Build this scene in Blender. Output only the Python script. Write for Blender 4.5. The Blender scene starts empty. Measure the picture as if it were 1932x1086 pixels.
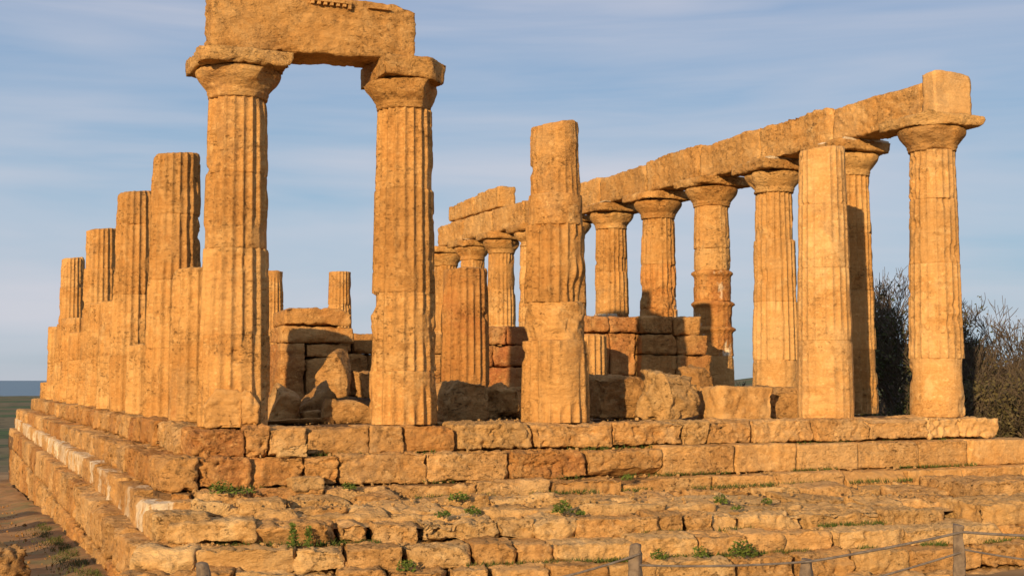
import bpy, math, random
import numpy as np
from mathutils import Vector, Matrix

# ------------------------------------------------------------------ camera, light, exposure
scene = bpy.context.scene
COL = scene.collection
R = math.radians
CAM = (-4.7128, -23.0341, 0.7893); YAW = 0.407239; PITCH = 0.0686488; FPX = 2522.6143
cam_d = bpy.data.cameras.new("camera"); cam = bpy.data.objects.new("camera", cam_d); COL.objects.link(cam)
cam.location = CAM
cam.rotation_euler = (math.pi/2 + PITCH, 0, -YAW)
cam_d.sensor_width = 36.0; cam_d.sensor_fit = 'HORIZONTAL'
cam_d.lens = 36.0*FPX/1932.0
cam_d.clip_start = 0.1; cam_d.clip_end = 200000
scene.camera = cam

SUN_TRAVEL = R(43.5)   # light travels from behind-left of the camera, measured from +Y towards +X
SUN_EL = R(13.0)
world = bpy.data.worlds.new("World"); scene.world = world; world.use_nodes = True
wt = world.node_tree; wn = wt.nodes; wl = wt.links
for n in list(wn): wn.remove(n)
w_out = wn.new('ShaderNodeOutputWorld'); w_bg = wn.new('ShaderNodeBackground')
w_bg.inputs['Strength'].default_value = 0.080
sky = wn.new('ShaderNodeTexSky'); sky.sky_type = 'NISHITA'; sky.sun_disc = False
sky.sun_elevation = SUN_EL; sky.sun_rotation = math.pi + SUN_TRAVEL
sky.altitude = 120; sky.air_density = 1.0; sky.dust_density = 0.35; sky.ozone_density = 2.0
w_tc = wn.new('ShaderNodeTexCoord')
def wmap(scale, rot=(0,0,0), loc=(0,0,0)):
    m = wn.new('ShaderNodeMapping'); m.inputs['Scale'].default_value = scale
    m.inputs['Rotation'].default_value = rot; m.inputs['Location'].default_value = loc
    wl.new(w_tc.outputs['Generated'], m.inputs['Vector']); return m
def wnoise(m, scale, detail, rough, dist=0.0):
    n = wn.new('ShaderNodeTexNoise'); n.inputs['Scale'].default_value = scale
    n.inputs['Detail'].default_value = detail; n.inputs['Roughness'].default_value = rough
    n.inputs['Distortion'].default_value = dist
    wl.new(m.outputs['Vector'], n.inputs['Vector']); return n
def wramp(src, stops):
    r = wn.new('ShaderNodeValToRGB'); e = r.color_ramp.elements
    e[0].position, e[0].color = stops[0]; e[1].position, e[1].color = stops[-1]
    for p, c in stops[1:-1]:
        k = e.new(p); k.color = c
    wl.new(src, r.inputs['Fac']); return r
def g(v): return (v, v, v, 1)
# long thin streaks of high cloud, stretched along the horizon
n1 = wnoise(wmap((1.0, 1.0, 7.0), (0.03, -0.02, 0)), 1.5, 5, 0.5, 0.3)
r1 = wramp(n1.outputs['Fac'], [(0.43, g(0)), (0.55, g(0.5)), (0.70, g(1))])
n2 = wnoise(wmap((1.0, 1.0, 13.0), (-0.02, 0.03, 0.4), (3, 1, 2)), 2.2, 5, 0.55, 0.4)
r2 = wramp(n2.outputs['Fac'], [(0.42, g(0)), (0.80, g(0.6))])
mx = wn.new('ShaderNodeMath'); mx.operation = 'MAXIMUM'
wl.new(r1.outputs['Color'], mx.inputs[0]); wl.new(r2.outputs['Color'], mx.inputs[1])
clo = wn.new('ShaderNodeMix'); clo.data_type = 'RGBA'; clo.blend_type = 'MIX'
clo.inputs['B'].default_value = (6.5, 6.35, 6.9, 1)
w_sep = wn.new('ShaderNodeSeparateXYZ'); wl.new(w_tc.outputs['Generated'], w_sep.inputs[0])
low = wn.new('ShaderNodeMapRange'); low.interpolation_type = 'LINEAR'
low.inputs['From Min'].default_value = .30; low.inputs['From Max'].default_value = 0.0; low.inputs['To Max'].default_value = 1.0
wl.new(w_sep.outputs['Z'], low.inputs['Value'])
bank = wn.new('ShaderNodeMix'); bank.data_type = 'RGBA'; bank.inputs['Factor'].default_value = .82
grad = wramp(low.outputs['Result'], [(0.0, (3.2, 4.05, 5.9, 1)), (.30, (2.75, 4.2, 6.2, 1)), (.62, (2.35, 4.35, 6.3, 1)), (.88, (2.8, 4.35, 5.9, 1)), (1.0, (3.1, 4.15, 5.3, 1))])
wl.new(grad.outputs['Color'], bank.inputs['B']); wl.new(sky.outputs['Color'], bank.inputs['A'])
wl.new(bank.outputs['Result'], clo.inputs['A'])
mf = wn.new('ShaderNodeMath'); mf.operation = 'MULTIPLY'; mf.inputs[1].default_value = 0.8
wl.new(mx.outputs[0], mf.inputs[0]); wl.new(mf.outputs[0], clo.inputs['Factor'])
wl.new(clo.outputs['Result'], w_bg.inputs['Color']); wl.new(w_bg.outputs[0], w_out.inputs['Surface'])

sun_d = bpy.data.lights.new("sun", 'SUN'); sun_d.energy = 5.0; sun_d.angle = R(0.5); sun_d.color = (1.0, 0.69, 0.37)
sun = bpy.data.objects.new("sun", sun_d); COL.objects.link(sun)
sd = Vector((math.sin(SUN_TRAVEL)*math.cos(SUN_EL), math.cos(SUN_TRAVEL)*math.cos(SUN_EL), -math.sin(SUN_EL)))
sun.rotation_euler = sd.to_track_quat('-Z', 'Y').to_euler(); sun.location = (-40, -40, 30)
scene.view_settings.view_transform = 'Standard'; scene.view_settings.look = 'None'
scene.view_settings.exposure = 0.36; scene.view_settings.gamma = 1.0

# ------------------------------------------------------------------ noise in numpy
_rng = np.random.RandomState(7)
_perm = _rng.permutation(256).astype(np.int64); _val = _rng.rand(256)*2-1
def vnoise(P):
    P = np.asarray(P, float); i = np.floor(P).astype(np.int64); f = P-i; f = f*f*f*(f*(f*6-15)+10)
    x0 = i[:, 0] & 255; y0 = i[:, 1] & 255; z0 = i[:, 2] & 255; x1 = (x0+1) & 255; y1 = (y0+1) & 255; z1 = (z0+1) & 255
    a0 = _perm[x0]; a1 = _perm[x1]
    b00 = _perm[(a0+y0) & 255]; b01 = _perm[(a0+y1) & 255]; b10 = _perm[(a1+y0) & 255]; b11 = _perm[(a1+y1) & 255]
    h = lambda b, z: _val[_perm[(b+z) & 255]]
    fx, fy, fz = f[:, 0], f[:, 1], f[:, 2]
    def lz(b): 
        u = h(b, z0); return u+(h(b, z1)-u)*fz
    c0 = lz(b00); c0 = c0+(lz(b01)-c0)*fy
    c1 = lz(b10); c1 = c1+(lz(b11)-c1)*fy
    return c0+(c1-c0)*fx
def fbm(P, freq=1.0, octv=4, seed=0.0, gain=0.5):
    P = np.asarray(P, float)*np.asarray(freq, float)+np.array([seed*17.3, seed*7.7, seed*3.1]); s = 0; a = 1; t = 0
    for o in range(octv):
        s = s+a*vnoise(P); t += a; a *= gain; P = P*2.03+11.7
    return s/t
def sstep(a, b, x):
    t = np.clip((x-a)/(b-a), 0, 1); return t*t*(3-2*t)

# ------------------------------------------------------------------ object helpers
def tag(o, label=None, cat=None, group=None, kind=None):
    if label: o['label'] = label
    if cat: o['category'] = cat
    if group: o['group'] = group
    o['kind'] = kind or 'thing'
    return o
def empty(name, loc=(0, 0, 0)):
    o = bpy.data.objects.new(name, None); o.location = loc; o.empty_display_size = .3; COL.objects.link(o); return o
def mesh_obj(name, V, F, mat, parent=None, smooth=True):
    """V world-space (n,3); F list of arrays (m,k)"""
    me = bpy.data.meshes.new(name); V = np.asarray(V, float)
    if parent is not None: V = V-np.array(parent_origin(parent))
    me.vertices.add(len(V)); me.vertices.foreach_set('co', V.astype(np.float32).ravel())
    if not isinstance(F, (list, tuple)): F = [F]
    F = [np.asarray(f, np.int32) for f in F if len(f)]
    li = np.concatenate([f.ravel() for f in F]); tot = np.concatenate([np.full(len(f), f.shape[1], np.int32) for f in F])
    st = np.concatenate([[0], np.cumsum(tot)[:-1]]).astype(np.int32)
    me.loops.add(len(li)); me.loops.foreach_set('vertex_index', li)
    me.polygons.add(len(tot)); me.polygons.foreach_set('loop_start', st); me.polygons.foreach_set('loop_total', tot)
    me.update(calc_edges=True)
    me.polygons.foreach_set('use_smooth', np.full(len(tot), smooth, bool))
    if isinstance(mat, (list, tuple)):
        for m in mat: me.materials.append(m)
    elif mat: me.materials.append(mat)
    o = bpy.data.objects.new(name, me); COL.objects.link(o)
    if parent is not None: o.parent = parent
    return o
def parent_origin(p):
    v = Vector((0, 0, 0)); q = p
    while q is not None: v += q.location; q = q.parent
    return v
def recentre(o):
    """move a top-level mesh's origin to the middle of its base"""
    me = o.data; n = len(me.vertices); a = np.empty(n*3, np.float32); me.vertices.foreach_get('co', a); a = a.reshape(-1, 3)
    c = np.array([(a[:, 0].min()+a[:, 0].max())/2, (a[:, 1].min()+a[:, 1].max())/2, a[:, 2].min()], np.float32)
    me.vertices.foreach_set('co', (a-c).ravel()); me.update(); o.location = tuple(float(v) for v in c); return o
# pixel -> world helpers (used only to read positions off the photograph's geometry)
_fw = np.array([math.sin(YAW)*math.cos(PITCH), math.cos(YAW)*math.cos(PITCH), math.sin(PITCH)])
_rt = np.array([math.cos(YAW), -math.sin(YAW), 0]); _up = np.cross(_rt, _fw); _C = np.array(CAM)

# ------------------------------------------------------------------ materials
def new_mat(name):
    m = bpy.data.materials.new(name); m.use_nodes = True; nt = m.node_tree
    for n in list(nt.nodes): nt.nodes.remove(n)
    out = nt.nodes.new('ShaderNodeOutputMaterial'); b = nt.nodes.new('ShaderNodeBsdfPrincipled')
    nt.links.new(b.outputs[0], out.inputs['Surface']); b.inputs['Specular IOR Level'].default_value = 0.15
    b.inputs['Roughness'].default_value = 0.9
    return m, nt, b
class NG:
    def __init__(s, nt):
        s.nt = nt; s.geo = nt.nodes.new('ShaderNodeNewGeometry')
    def pos(s, scale=(1, 1, 1), loc=(0, 0, 0)):
        m = s.nt.nodes.new('ShaderNodeMapping'); m.inputs['Scale'].default_value = scale; m.inputs['Location'].default_value = loc
        s.nt.links.new(s.geo.outputs['Position'], m.inputs['Vector']); return m.outputs['Vector']
    def noise(s, vec, scale, detail=4, rough=.55, dist=0.):
        n = s.nt.nodes.new('ShaderNodeTexNoise'); n.inputs['Scale'].default_value = scale; n.inputs['Detail'].default_value = detail
        n.inputs['Roughness'].default_value = rough; n.inputs['Distortion'].default_value = dist
        s.nt.links.new(vec, n.inputs['Vector']); return n.outputs['Fac']
    def ramp(s, fac, a, b, va=0., vb=1.):
        n = s.nt.nodes.new('ShaderNodeMapRange'); n.interpolation_type = 'SMOOTHSTEP'
        n.inputs['From Min'].default_value = a; n.inputs['From Max'].default_value = b
        n.inputs['To Min'].default_value = va; n.inputs['To Max'].default_value = vb
        s.nt.links.new(fac, n.inputs['Value']); return n.outputs['Result']
    def mix(s, fac, a, b, mode='MIX'):
        n = s.nt.nodes.new('ShaderNodeMix'); n.data_type = 'RGBA'; n.blend_type = mode
        for k, v in (('Factor', fac), ('A', a), ('B', b)):
            if isinstance(v, (int, float)): n.inputs[k].default_value = v
            elif isinstance(v, tuple): n.inputs[k].default_value = v if len(v) == 4 else v+(1,)
            else: s.nt.links.new(v, n.inputs[k])
        return n.outputs['Result']
    def math(s, op, a, b):
        n = s.nt.nodes.new('ShaderNodeMath'); n.operation = op
        for k, v in enumerate((a, b)):
            if isinstance(v, (int, float)): n.inputs[k].default_value = v
            else: s.nt.links.new(v, n.inputs[k])
        return n.outputs[0]
    def bump(s, h, strength, dist, prev=None):
        n = s.nt.nodes.new('ShaderNodeBump'); n.inputs['Strength'].default_value = strength; n.inputs['Distance'].default_value = dist
        s.nt.links.new(h, n.inputs['Height'])
        if prev is not None: s.nt.links.new(prev, n.inputs['Normal'])
        return n.outputs['Normal']
def stone_mat(name, base, dark, pale, rust=(.27, .10, .035), rust_lo=.60, rust_hi=.74, white=None, grey=0.0, bump=1.0):
    m, nt, b = new_mat(name); q = NG(nt)
    a = q.noise(q.pos((1, 1, 1.5)), .9, 6, .62, .4)
    c = q.mix(q.ramp(a, .36, .64), base, dark)
    p = q.noise(q.pos((1, 1, 1), (5, 3, 1)), 1.3, 7, .66, .5)
    c = q.mix(q.ramp(p, .50, .66, 0, .85), c, pale)
    bed = q.noise(q.pos((.45, .45, 7), (1, 9, 2)), 1.5, 5, .62, .8)
    c = q.mix(q.ramp(bed, .44, .66, 0, .42), c, tuple(x*.62 for x in base))
    # run-off streaks, dark
    stv = q.noise(q.pos((4, 4, .35), (2, 4, 6)), 1.3, 5, .62, .3)
    c = q.mix(q.ramp(stv, .54, .72, 0, .50), c, tuple(x*.5 for x in dark))
    r = q.noise(q.pos((1, 1, .8), (9, 2, 4)), .55, 6, .64, .6)
    c = q.mix(q.ramp(r, rust_lo, rust_hi, 0, .65), c, rust)
    # brown-grey weathering crust in drifting patches
    wc = q.noise(q.pos((1, 1, .7), (12, 5, 3)), .75, 7, .68, .5)
    wm = q.ramp(wc, .53, .66)
    c = q.mix(q.math('MULTIPLY', wm, .40+grey*.5), c, (.23, .165, .095))
    # bleached flecks and dark pits, thicker where the face is eroded
    er = q.ramp(q.noise(q.pos((1, 1, 1.2), (4, 14, 9)), .8, 5, .62, .4), .42, .60)
    gr = q.noise(q.pos(), 21, 5, .72)
    c = q.mix(q.ramp(gr, .40, .68, 0, .38), c, tuple(min(1, x*1.45) for x in base))
    mot = q.noise(q.pos((1, 1, 1.5), (8, 5, 2)), 5.0, 6, .70, .4)
    c = q.mix(q.math('MULTIPLY', q.ramp(mot, .50, .64, 0, .55), er), c, tuple(x*.50 for x in dark))
    mot2 = q.noise(q.pos((1, 1, 1.4), (2, 7, 5)), 7.0, 6, .7, .3)
    c = q.mix(q.ramp(mot2, .55, .68, 0, .60), c, tuple(min(1, x*1.22) for x in pale))
    pit = q.noise(q.pos((1, 1, 1.7), (3, 3, 3)), 10, 5, .68, .3)
    pm = q.math('MULTIPLY', q.ramp(pit, .57, .66), er)
    c = q.mix(q.math('MULTIPLY', pm, .70), c, tuple(x*.28 for x in dark))
    if white is not None:
        wv = q.noise(q.pos((1, .62, .5), (4, 4, 4)), 1.0, 5, .60, .25)
        ck = q.noise(q.pos((7, 7, .8), (1, 2, 3)), 1.4, 4, .6, .2)
        wmask = q.math('MULTIPLY', q.ramp(wv, white[0], white[1], 0, .9), q.ramp(ck, .62, .54))
        c = q.mix(wmask, c, (.72, .62, .44))
    oi = nt.nodes.new('ShaderNodeObjectInfo')
    c = q.mix(q.ramp(oi.outputs['Random'], .45, 1, 0, .42), c, tuple(x*.74 for x in dark))
    c = q.mix(q.ramp(oi.outputs['Random'], .40, 0, 0, .32), c, pale)
    nt.links.new(c, b.inputs['Base Color'])
    h1 = q.noise(q.pos((1, 1, 2.0)), 4.6, 7, .66, .3)
    n1_ = q.bump(h1, min(1, .8*bump), .10)
    h2 = q.math('SUBTRACT', q.math('MULTIPLY', q.noise(q.pos(), 24, 5, .72), q.math('ADD', q.math('MULTIPLY', er, .8), .25)), q.math('MULTIPLY', pm, 1.1))
    n2_ = q.bump(h2, min(1, .8*bump), .035, n1_)
    nt.links.new(n2_, b.inputs['Normal'])
    return m
M = {}
M['col'] = stone_mat('ochre_column_stone', (0.515, 0.287, 0.096), (0.426, 0.211, 0.060), (0.594, 0.376, 0.152))
M['col_red'] = stone_mat('red_column_stone', (.50, .27, .085), (.41, .18, .05), (.57, .34, .13), rust=(.33, .105, .035), rust_lo=.47, rust_hi=.60)
M['col_pale'] = stone_mat('patched_column_stone', (0.515, 0.305, 0.116), (0.446, 0.235, 0.072), (0.594, 0.395, 0.176), rust_lo=.7, rust_hi=.85, bump=.55)
M['arch'] = stone_mat('architrave_stone', (0.525, 0.301, 0.104), (0.446, 0.226, 0.064), (0.594, 0.385, 0.160), rust_lo=.68, rust_hi=.8)
M['cap'] = stone_mat('capital_stone', (.52, .30, .10), (.42, .20, .055), (.59, .38, .155), grey=.1, bump=1.2)
M['step'] = stone_mat('step_stone', (0.544, 0.320, 0.120), (0.465, 0.244, 0.080), (0.614, 0.404, 0.184), rust_lo=.62, rust_hi=.74, grey=.42, bump=1.3)
M['step_red'] = stone_mat('reddish_step_stone', (0.505, 0.268, 0.088), (0.416, 0.193, 0.056), (0.574, 0.348, 0.136), rust_lo=.50, rust_hi=.66, bump=1.3)
M['slab'] = stone_mat('pale_slab_stone', (0.564, 0.352, 0.144), (0.485, 0.282, 0.100), (0.634, 0.442, 0.208), rust_lo=.68, rust_hi=.82, grey=.5, bump=1.4)
M['white'] = stone_mat('whitewashed_step_stone', (0.525, 0.305, 0.112), (0.446, 0.226, 0.068), (0.594, 0.385, 0.160), rust_lo=.68, rust_hi=.8, white=(.47, .52))
M['plaster'] = stone_mat('plaster_patched_stone', (0.475, 0.235, 0.068), (0.396, 0.169, 0.044), (0.544, 0.310, 0.112), rust_lo=.5, rust_hi=.62, white=(.54, .585))
M['wall'] = stone_mat('cella_wall_stone', (0.495, 0.273, 0.092), (0.396, 0.188, 0.056), (0.564, 0.348, 0.136), rust_lo=.5, rust_hi=.64)
M['wall_red'] = stone_mat('fire_reddened_stone', (.48, .24, .08), (.39, .155, .045), (.56, .33, .13), rust=(.33, .10, .04), rust_lo=.46, rust_hi=.60)
M['rock'] = stone_mat('boulder_stone', (0.446, 0.249, 0.088), (0.337, 0.169, 0.052), (0.535, 0.338, 0.144), rust_lo=.66, rust_hi=.8, grey=.45, bump=1.6)
M['core'] = stone_mat('rubble_fill', (.23, .13, .055), (.15, .085, .035), (.28, .17, .08), bump=1.6)
M['mortar'] = stone_mat('lime_mortar', (.66, .56, .40), (.58, .46, .30), (.72, .64, .5), rust_lo=.8, rust_hi=.95)

def simple_mat(name, c1, c2, scale, rough=.9, bump=.3, c3=None):
    m, nt, b = new_mat(name); q = NG(nt)
    c = q.mix(q.ramp(q.noise(q.pos(), scale, 6, .65, .2), .35, .65), c1, c2)
    if c3: c = q.mix(q.ramp(q.noise(q.pos((1, 1, 1), (7, 2, 1)), scale*.37, 5, .6), .5, .62), c, c3)
    nt.links.new(c, b.inputs['Base Color']); b.inputs['Roughness'].default_value = rough
    nt.links.new(q.bump(q.noise(q.pos(), scale*6, 5, .65), bump, .03), b.inputs['Normal'])
    return m
M['path'] = simple_mat('packed_earth', (.36, .21, .088), (.25, .14, .055), 1.6, c3=(.22, .17, .07), bump=.5)
M['leaf'] = simple_mat('weed_leaf', (.05, .085, .016), (.12, .155, .03), 14)
M['moss'] = simple_mat('joint_grass', (.05, .085, .018), (.10, .13, .03), 7)
M['drygrass'] = simple_mat('path_grass', (.045, .065, .016), (.11, .11, .04), 5)
M['post'] = simple_mat('weathered_timber', (.22, .17, .12), (.13, .10, .075), 14, bump=.6)
M['cable'] = simple_mat('steel_cable', (.16, .14, .12), (.10, .085, .075), 20, rough=.6)
M['iron'] = simple_mat('rusty_iron', (.035, .022, .014), (.06, .035, .02), 20, rough=.7)
M['bark'] = simple_mat('grey_bark', (.11, .09, .065), (.065, .05, .038), 8)
M['twig'] = simple_mat('bare_twig', (.13, .10, .068), (.075, .058, .042), 3)
M['foliage'] = simple_mat('dark_olive_foliage', (.045, .055, .020), (.085, .085, .034), 2.2)
M['foliage2'] = simple_mat('brown_green_foliage', (.075, .066, .028), (.11, .09, .042), 2.2)

# ------------------------------------------------------------------ stone block generator
def box_grid(h, sp):
    """surface grid of a box of half sizes h, shared vertices"""
    n = [max(3, int(round(2*h[k]/sp))) for k in range(3)]
    n = [min(k, 70) for k in n]
    nx, ny, nz = n
    ids = {}; 
    I, J, K = np.meshgrid(np.arange(nx+1), np.arange(ny+1), np.arange(nz+1), indexing='ij')
    surf = (I == 0) | (I == nx) | (J == 0) | (J == ny) | (K == 0) | (K == nz)
    idx = -np.ones(I.shape, np.int64); idx[surf] = np.arange(surf.sum())
    V = np.stack([I[surf]/nx*2-1, J[surf]/ny*2-1, K[surf]/nz*2-1], 1)
    Fs = []
    def q(a, b, c, d): Fs.append(np.stack([a.ravel(), b.ravel(), c.ravel(), d.ravel()], 1))
    a = idx[:, :, 0]; q(a[:-1, :-1], a[:-1, 1:], a[1:, 1:], a[1:, :-1])
    a = idx[:, :, nz]; q(a[:-1, :-1], a[1:, :-1], a[1:, 1:], a[:-1, 1:])
    a = idx[:, 0, :]; q(a[:-1, :-1], a[1:, :-1], a[1:, 1:], a[:-1, 1:])
    a = idx[:, ny, :]; q(a[:-1, :-1], a[:-1, 1:], a[1:, 1:], a[1:, :-1])
    a = idx[0, :, :]; q(a[:-1, :-1], a[:-1, 1:], a[1:, 1:], a[1:, :-1])
    a = idx[nx, :, :]; q(a[:-1, :-1], a[1:, :-1], a[1:, 1:], a[:-1, 1:])
    return V, np.concatenate(Fs)
_seed = [100]
def stone_block(name, c, size, mat, parent=None, rotz=0., tilt=(0., 0.), sp=.06, rnd=.06, amp=.03, jit=.025,
                seed=None, chips=(), corners=None, bed=0.3, nchip=0, chipsize=.12):
    """weathered ashlar: rounded box, warped corners, noise relief, broken corners"""
    if seed is None: _seed[0] += 1; seed = _seed[0]
    rs = np.random.RandomState(seed)
    h = np.array(size)/2.0
    U, F = box_grid(h, sp)
    # trilinear warp of the corners
    cj = rs.uniform(-jit, jit, (2, 2, 2, 3)) if corners is None else corners
    L = U*h
    w = (U+1)/2
    off = np.zeros_like(L)
    for a in (0, 1):
        for b in (0, 1):
            for d in (0, 1):
                wt_ = (w[:, 0] if a else 1-w[:, 0])*(w[:, 1] if b else 1-w[:, 1])*(w[:, 2] if d else 1-w[:, 2])
                off += wt_[:, None]*cj[a, b, d]
    # rounding with a radius that varies from place to place
    rv = rnd*(.30+2.2*sstep(.05, .5, fbm(L+seed*1.37, 2.2, 3, seed*.11)))
    rv = np.clip(rv, .012, min(h)*.8)[:, None]
    Q = np.clip(L, -(h-rv), h-rv); D = L-Q; dn = np.linalg.norm(D, axis=1, keepdims=True)
    N = np.where(dn > 1e-6, D/np.maximum(dn, 1e-6), np.sign(U)*(np.abs(U) > .999))
    L = np.where(dn > 1e-6, Q+rv*N, L)
    W = L+seed*2.1
    d = amp*(fbm(W, 1.2, 2, seed*.3)*.7+(np.abs(fbm(W*np.array([1, 1, 1+bed*3]), 2.6, 4, seed*.7, .6))*2.2-.45)*.75)
    pit = fbm(W, 9.0, 2, seed*.2); d -= amp*.9*sstep(.25, .6, pit)
    d += amp*.36*fbm(W*np.array([1, 1, 1.5]), 13.0, 2, seed*.9)
    crk = np.abs(fbm(W*np.array([1, 1, 1.3]), 1.9, 3, seed*.33+4)); gate = sstep(-.05, .25, fbm(W, .9, 2, seed*.21+2))
    d -= amp*.9*(1-sstep(.0, .045, crk))*gate
    L = L+N*d[:, None]+off
    # broken corners: planes with a rough face
    L = L-N*(amp*.9*sstep(.15, .45, fbm(W, (1.3, 1.3, 2.2), 3, seed*.57+6)))[:, None]   # hollows
    ch = list(chips)
    for k in range(nchip):
        n = rs.normal(size=3); n[1] = -abs(n[1]); n[2] = abs(n[2])*rs.choice([1, 1, -1]); n /= np.linalg.norm(n)
        reach = np.abs(n)@h
        ch.append((n, reach-chipsize*rs.uniform(.5, 1.4)))
    for n, dist in ch:
        n = np.array(n, float); n /= np.linalg.norm(n)
        s = L@n-dist+.035*fbm(W, 3.5, 3, seed*.5+1)
        L = L-np.clip(s, 0, None)[:, None]*n
    # tilt, turn, place
    Rm = np.array((Matrix.Rotation(rotz, 3, 'Z') @ Matrix.Rotation(tilt[1], 3, 'Y') @ Matrix.Rotation(tilt[0], 3, 'X')))
    V = L@Rm.T+np.array(c)
    return mesh_obj(name, V, F, mat, parent)

# ------------------------------------------------------------------ columns
SX, SY = 3.06, 3.05
R_BASE, R_NECK, H_SHAFT = .622, .505, 5.62
def shaft_radius(z):
    t = np.clip(z/H_SHAFT, 0, 1); return R_BASE+(R_NECK-R_BASE)*(t**1.15)
def drum(par, cx, cy, z0, z1, seed, mat, q=1.0, flute=1.0, worn=.35, amp=.016, gouge=(), rings=(), top_slope=0., rscale=1.0, rough=0., shift=(0, 0), bevel=.012, name='drum', lean=0.):
    """one fluted drum between z0 and z1, q = mesh quality"""
    per = 9 if q >= .7 else 6
    nt_ = 20*per
    nz = max(4, int((z1-z0)/(.05/q)))
    th = np.arange(nt_)/nt_*2*math.pi
    zz = np.linspace(z0, z1, nz+1)
    zz = np.concatenate([[z0], [z0+.012], zz[1:-1], [z1-.012], [z1]]); rows = len(zz)
    T, Zz = np.meshgrid(th, zz)
    T = T.ravel(); Z = Zz.ravel()
    r = shaft_radius(Z)*rscale
    cs, sn = np.cos(T), np.sin(T)
    P = np.stack([cx+r*cs, cy+r*sn, Z], 1)
    # flutes
    u = (T/(2*math.pi)*20) % 1.0
    prof = 1-(2*u-1)**2
    wn_ = fbm(P, (.9, .9, .55), 3, seed*.37)
    m = sstep(worn-.20, worn+.04, .55-wn_*.9)   # 1 = flutes crisp
    m2 = 1-sstep(.26, .48, fbm(P, (1.8, 1.8, 1.1), 2, seed*.91+3))*.85
    m = m*m2*flute
    dep = .064*r/.6*prof*m+(1-m)*.038
    d = -dep
    d += amp*fbm(P, 1.3, 2, seed*.2)*.9
    d += amp*.32*fbm(P, (3, 3, 12), 3, seed*.5+2)+amp*.2*fbm(P, 15, 2, seed*.3+7)
    d -= .013*sstep(.22, .5, fbm(P, 6.5, 3, seed*.13+5))*sstep(-.1, .3, fbm(P, 1.1, 2, seed*.33+2))
    d -= .05*sstep(.36, .50, fbm(P, (1.5, 1.5, 1.9), 4, seed*.83+12))
    # arris nicks
    nick = sstep(.15, .5, fbm(P, (5, 5, 4), 2, seed*.77+8))
    d -= nick*.009*(1-prof)*m
    if rough > 0:
        k = fbm(P, (3, 3, 4.5), 4, seed*.61+4)
        d += rough*.05*k-rough*.02
    for (gth, gz, wth, wz, dp) in gouge:
        dt = (T-gth+math.pi) % (2*math.pi)-math.pi
        e = np.exp(-(dt/wth)**4-((Z-gz)/wz)**4)
        d -= dp*e*(1+.6*fbm(P, 3.2, 3, seed+2.2))
    for (rz, rw, rd) in rings:
        d += rd*np.exp(-((Z-rz)/rw)**2)*(1+.5*fbm(P, 4, 2, seed))
    # drum edges
    e0 = np.clip(1-(Z-z0)/.02, 0, 1)+np.clip(1-(z1-Z)/.02, 0, 1)
    d -= bevel*.55*e0
    be = (np.exp(-((Z-z0)/.05)**2)+np.exp(-((Z-z1)/.05)**2))*sstep(.12, .5, fbm(P, (3, 3, 1), 3, seed*.4+6))
    d -= .055*be*sstep(-.1, .4, fbm(P, (1.2, 1.2, .4), 2, seed*.2+1))
    rr = r+d
    Z2 = Z+np.where(Z > z1-.03, 1, 0)*(top_slope*cs*.5)
    if abs(top_slope) > 0:
        f = sstep(z1-.5, z1, Z); Z2 = Z+f*(top_slope*cs*.5+abs(top_slope)*.35*fbm(P, 2.3, 3, seed))
    lx = lean*(Z-z0)
    V = np.stack([cx+shift[0]+lx+rr*cs, cy+shift[1]+rr*sn, Z2], 1)
    i = np.arange(rows-1)[:, None]*nt_; j = np.arange(nt_)[None, :]; j2 = (j+1) % nt_
    F = [np.stack([(i+j).ravel(), (i+j2).ravel(), (i+nt_+j2).ravel(), (i+nt_+j).ravel()], 1)]
    # caps as rings
    n0 = len(V); top = V[-nt_:]; bot = V[:nt_]
    ct = top.mean(0); cb = bot.mean(0)
    extra = []; base_idx = n0; prev = np.arange(n0-nt_, n0)
    for k, s in enumerate((.93, .75, .5, .25)):
        ring = ct+(top-ct)*s
        ring[:, 2] = ct[2]+(top[:, 2]-ct[2])*s+.035*fbm(ring, 3.0, 3, seed*.3)+(.02 if k else .012)
        extra.append(ring); cur = np.arange(base_idx, base_idx+nt_); base_idx += nt_
        F.append(np.stack([prev, np.roll(prev, -1), np.roll(cur, -1), cur], 1)); prev = cur
    extra.append(np.array([ct+np.array([0, 0, .02])])); ci = base_idx; base_idx += 1
    F.append(np.stack([prev, np.roll(prev, -1), np.full(nt_, ci)], 1))
    extra.append(np.array([cb])); F.append(np.stack([np.arange(nt_)[::-1], np.roll(np.arange(nt_)[::-1], -1), np.full(nt_, base_idx)], 1))
    V = np.concatenate([V]+extra)
    return mesh_obj(name, V, F, mat, par)
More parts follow.
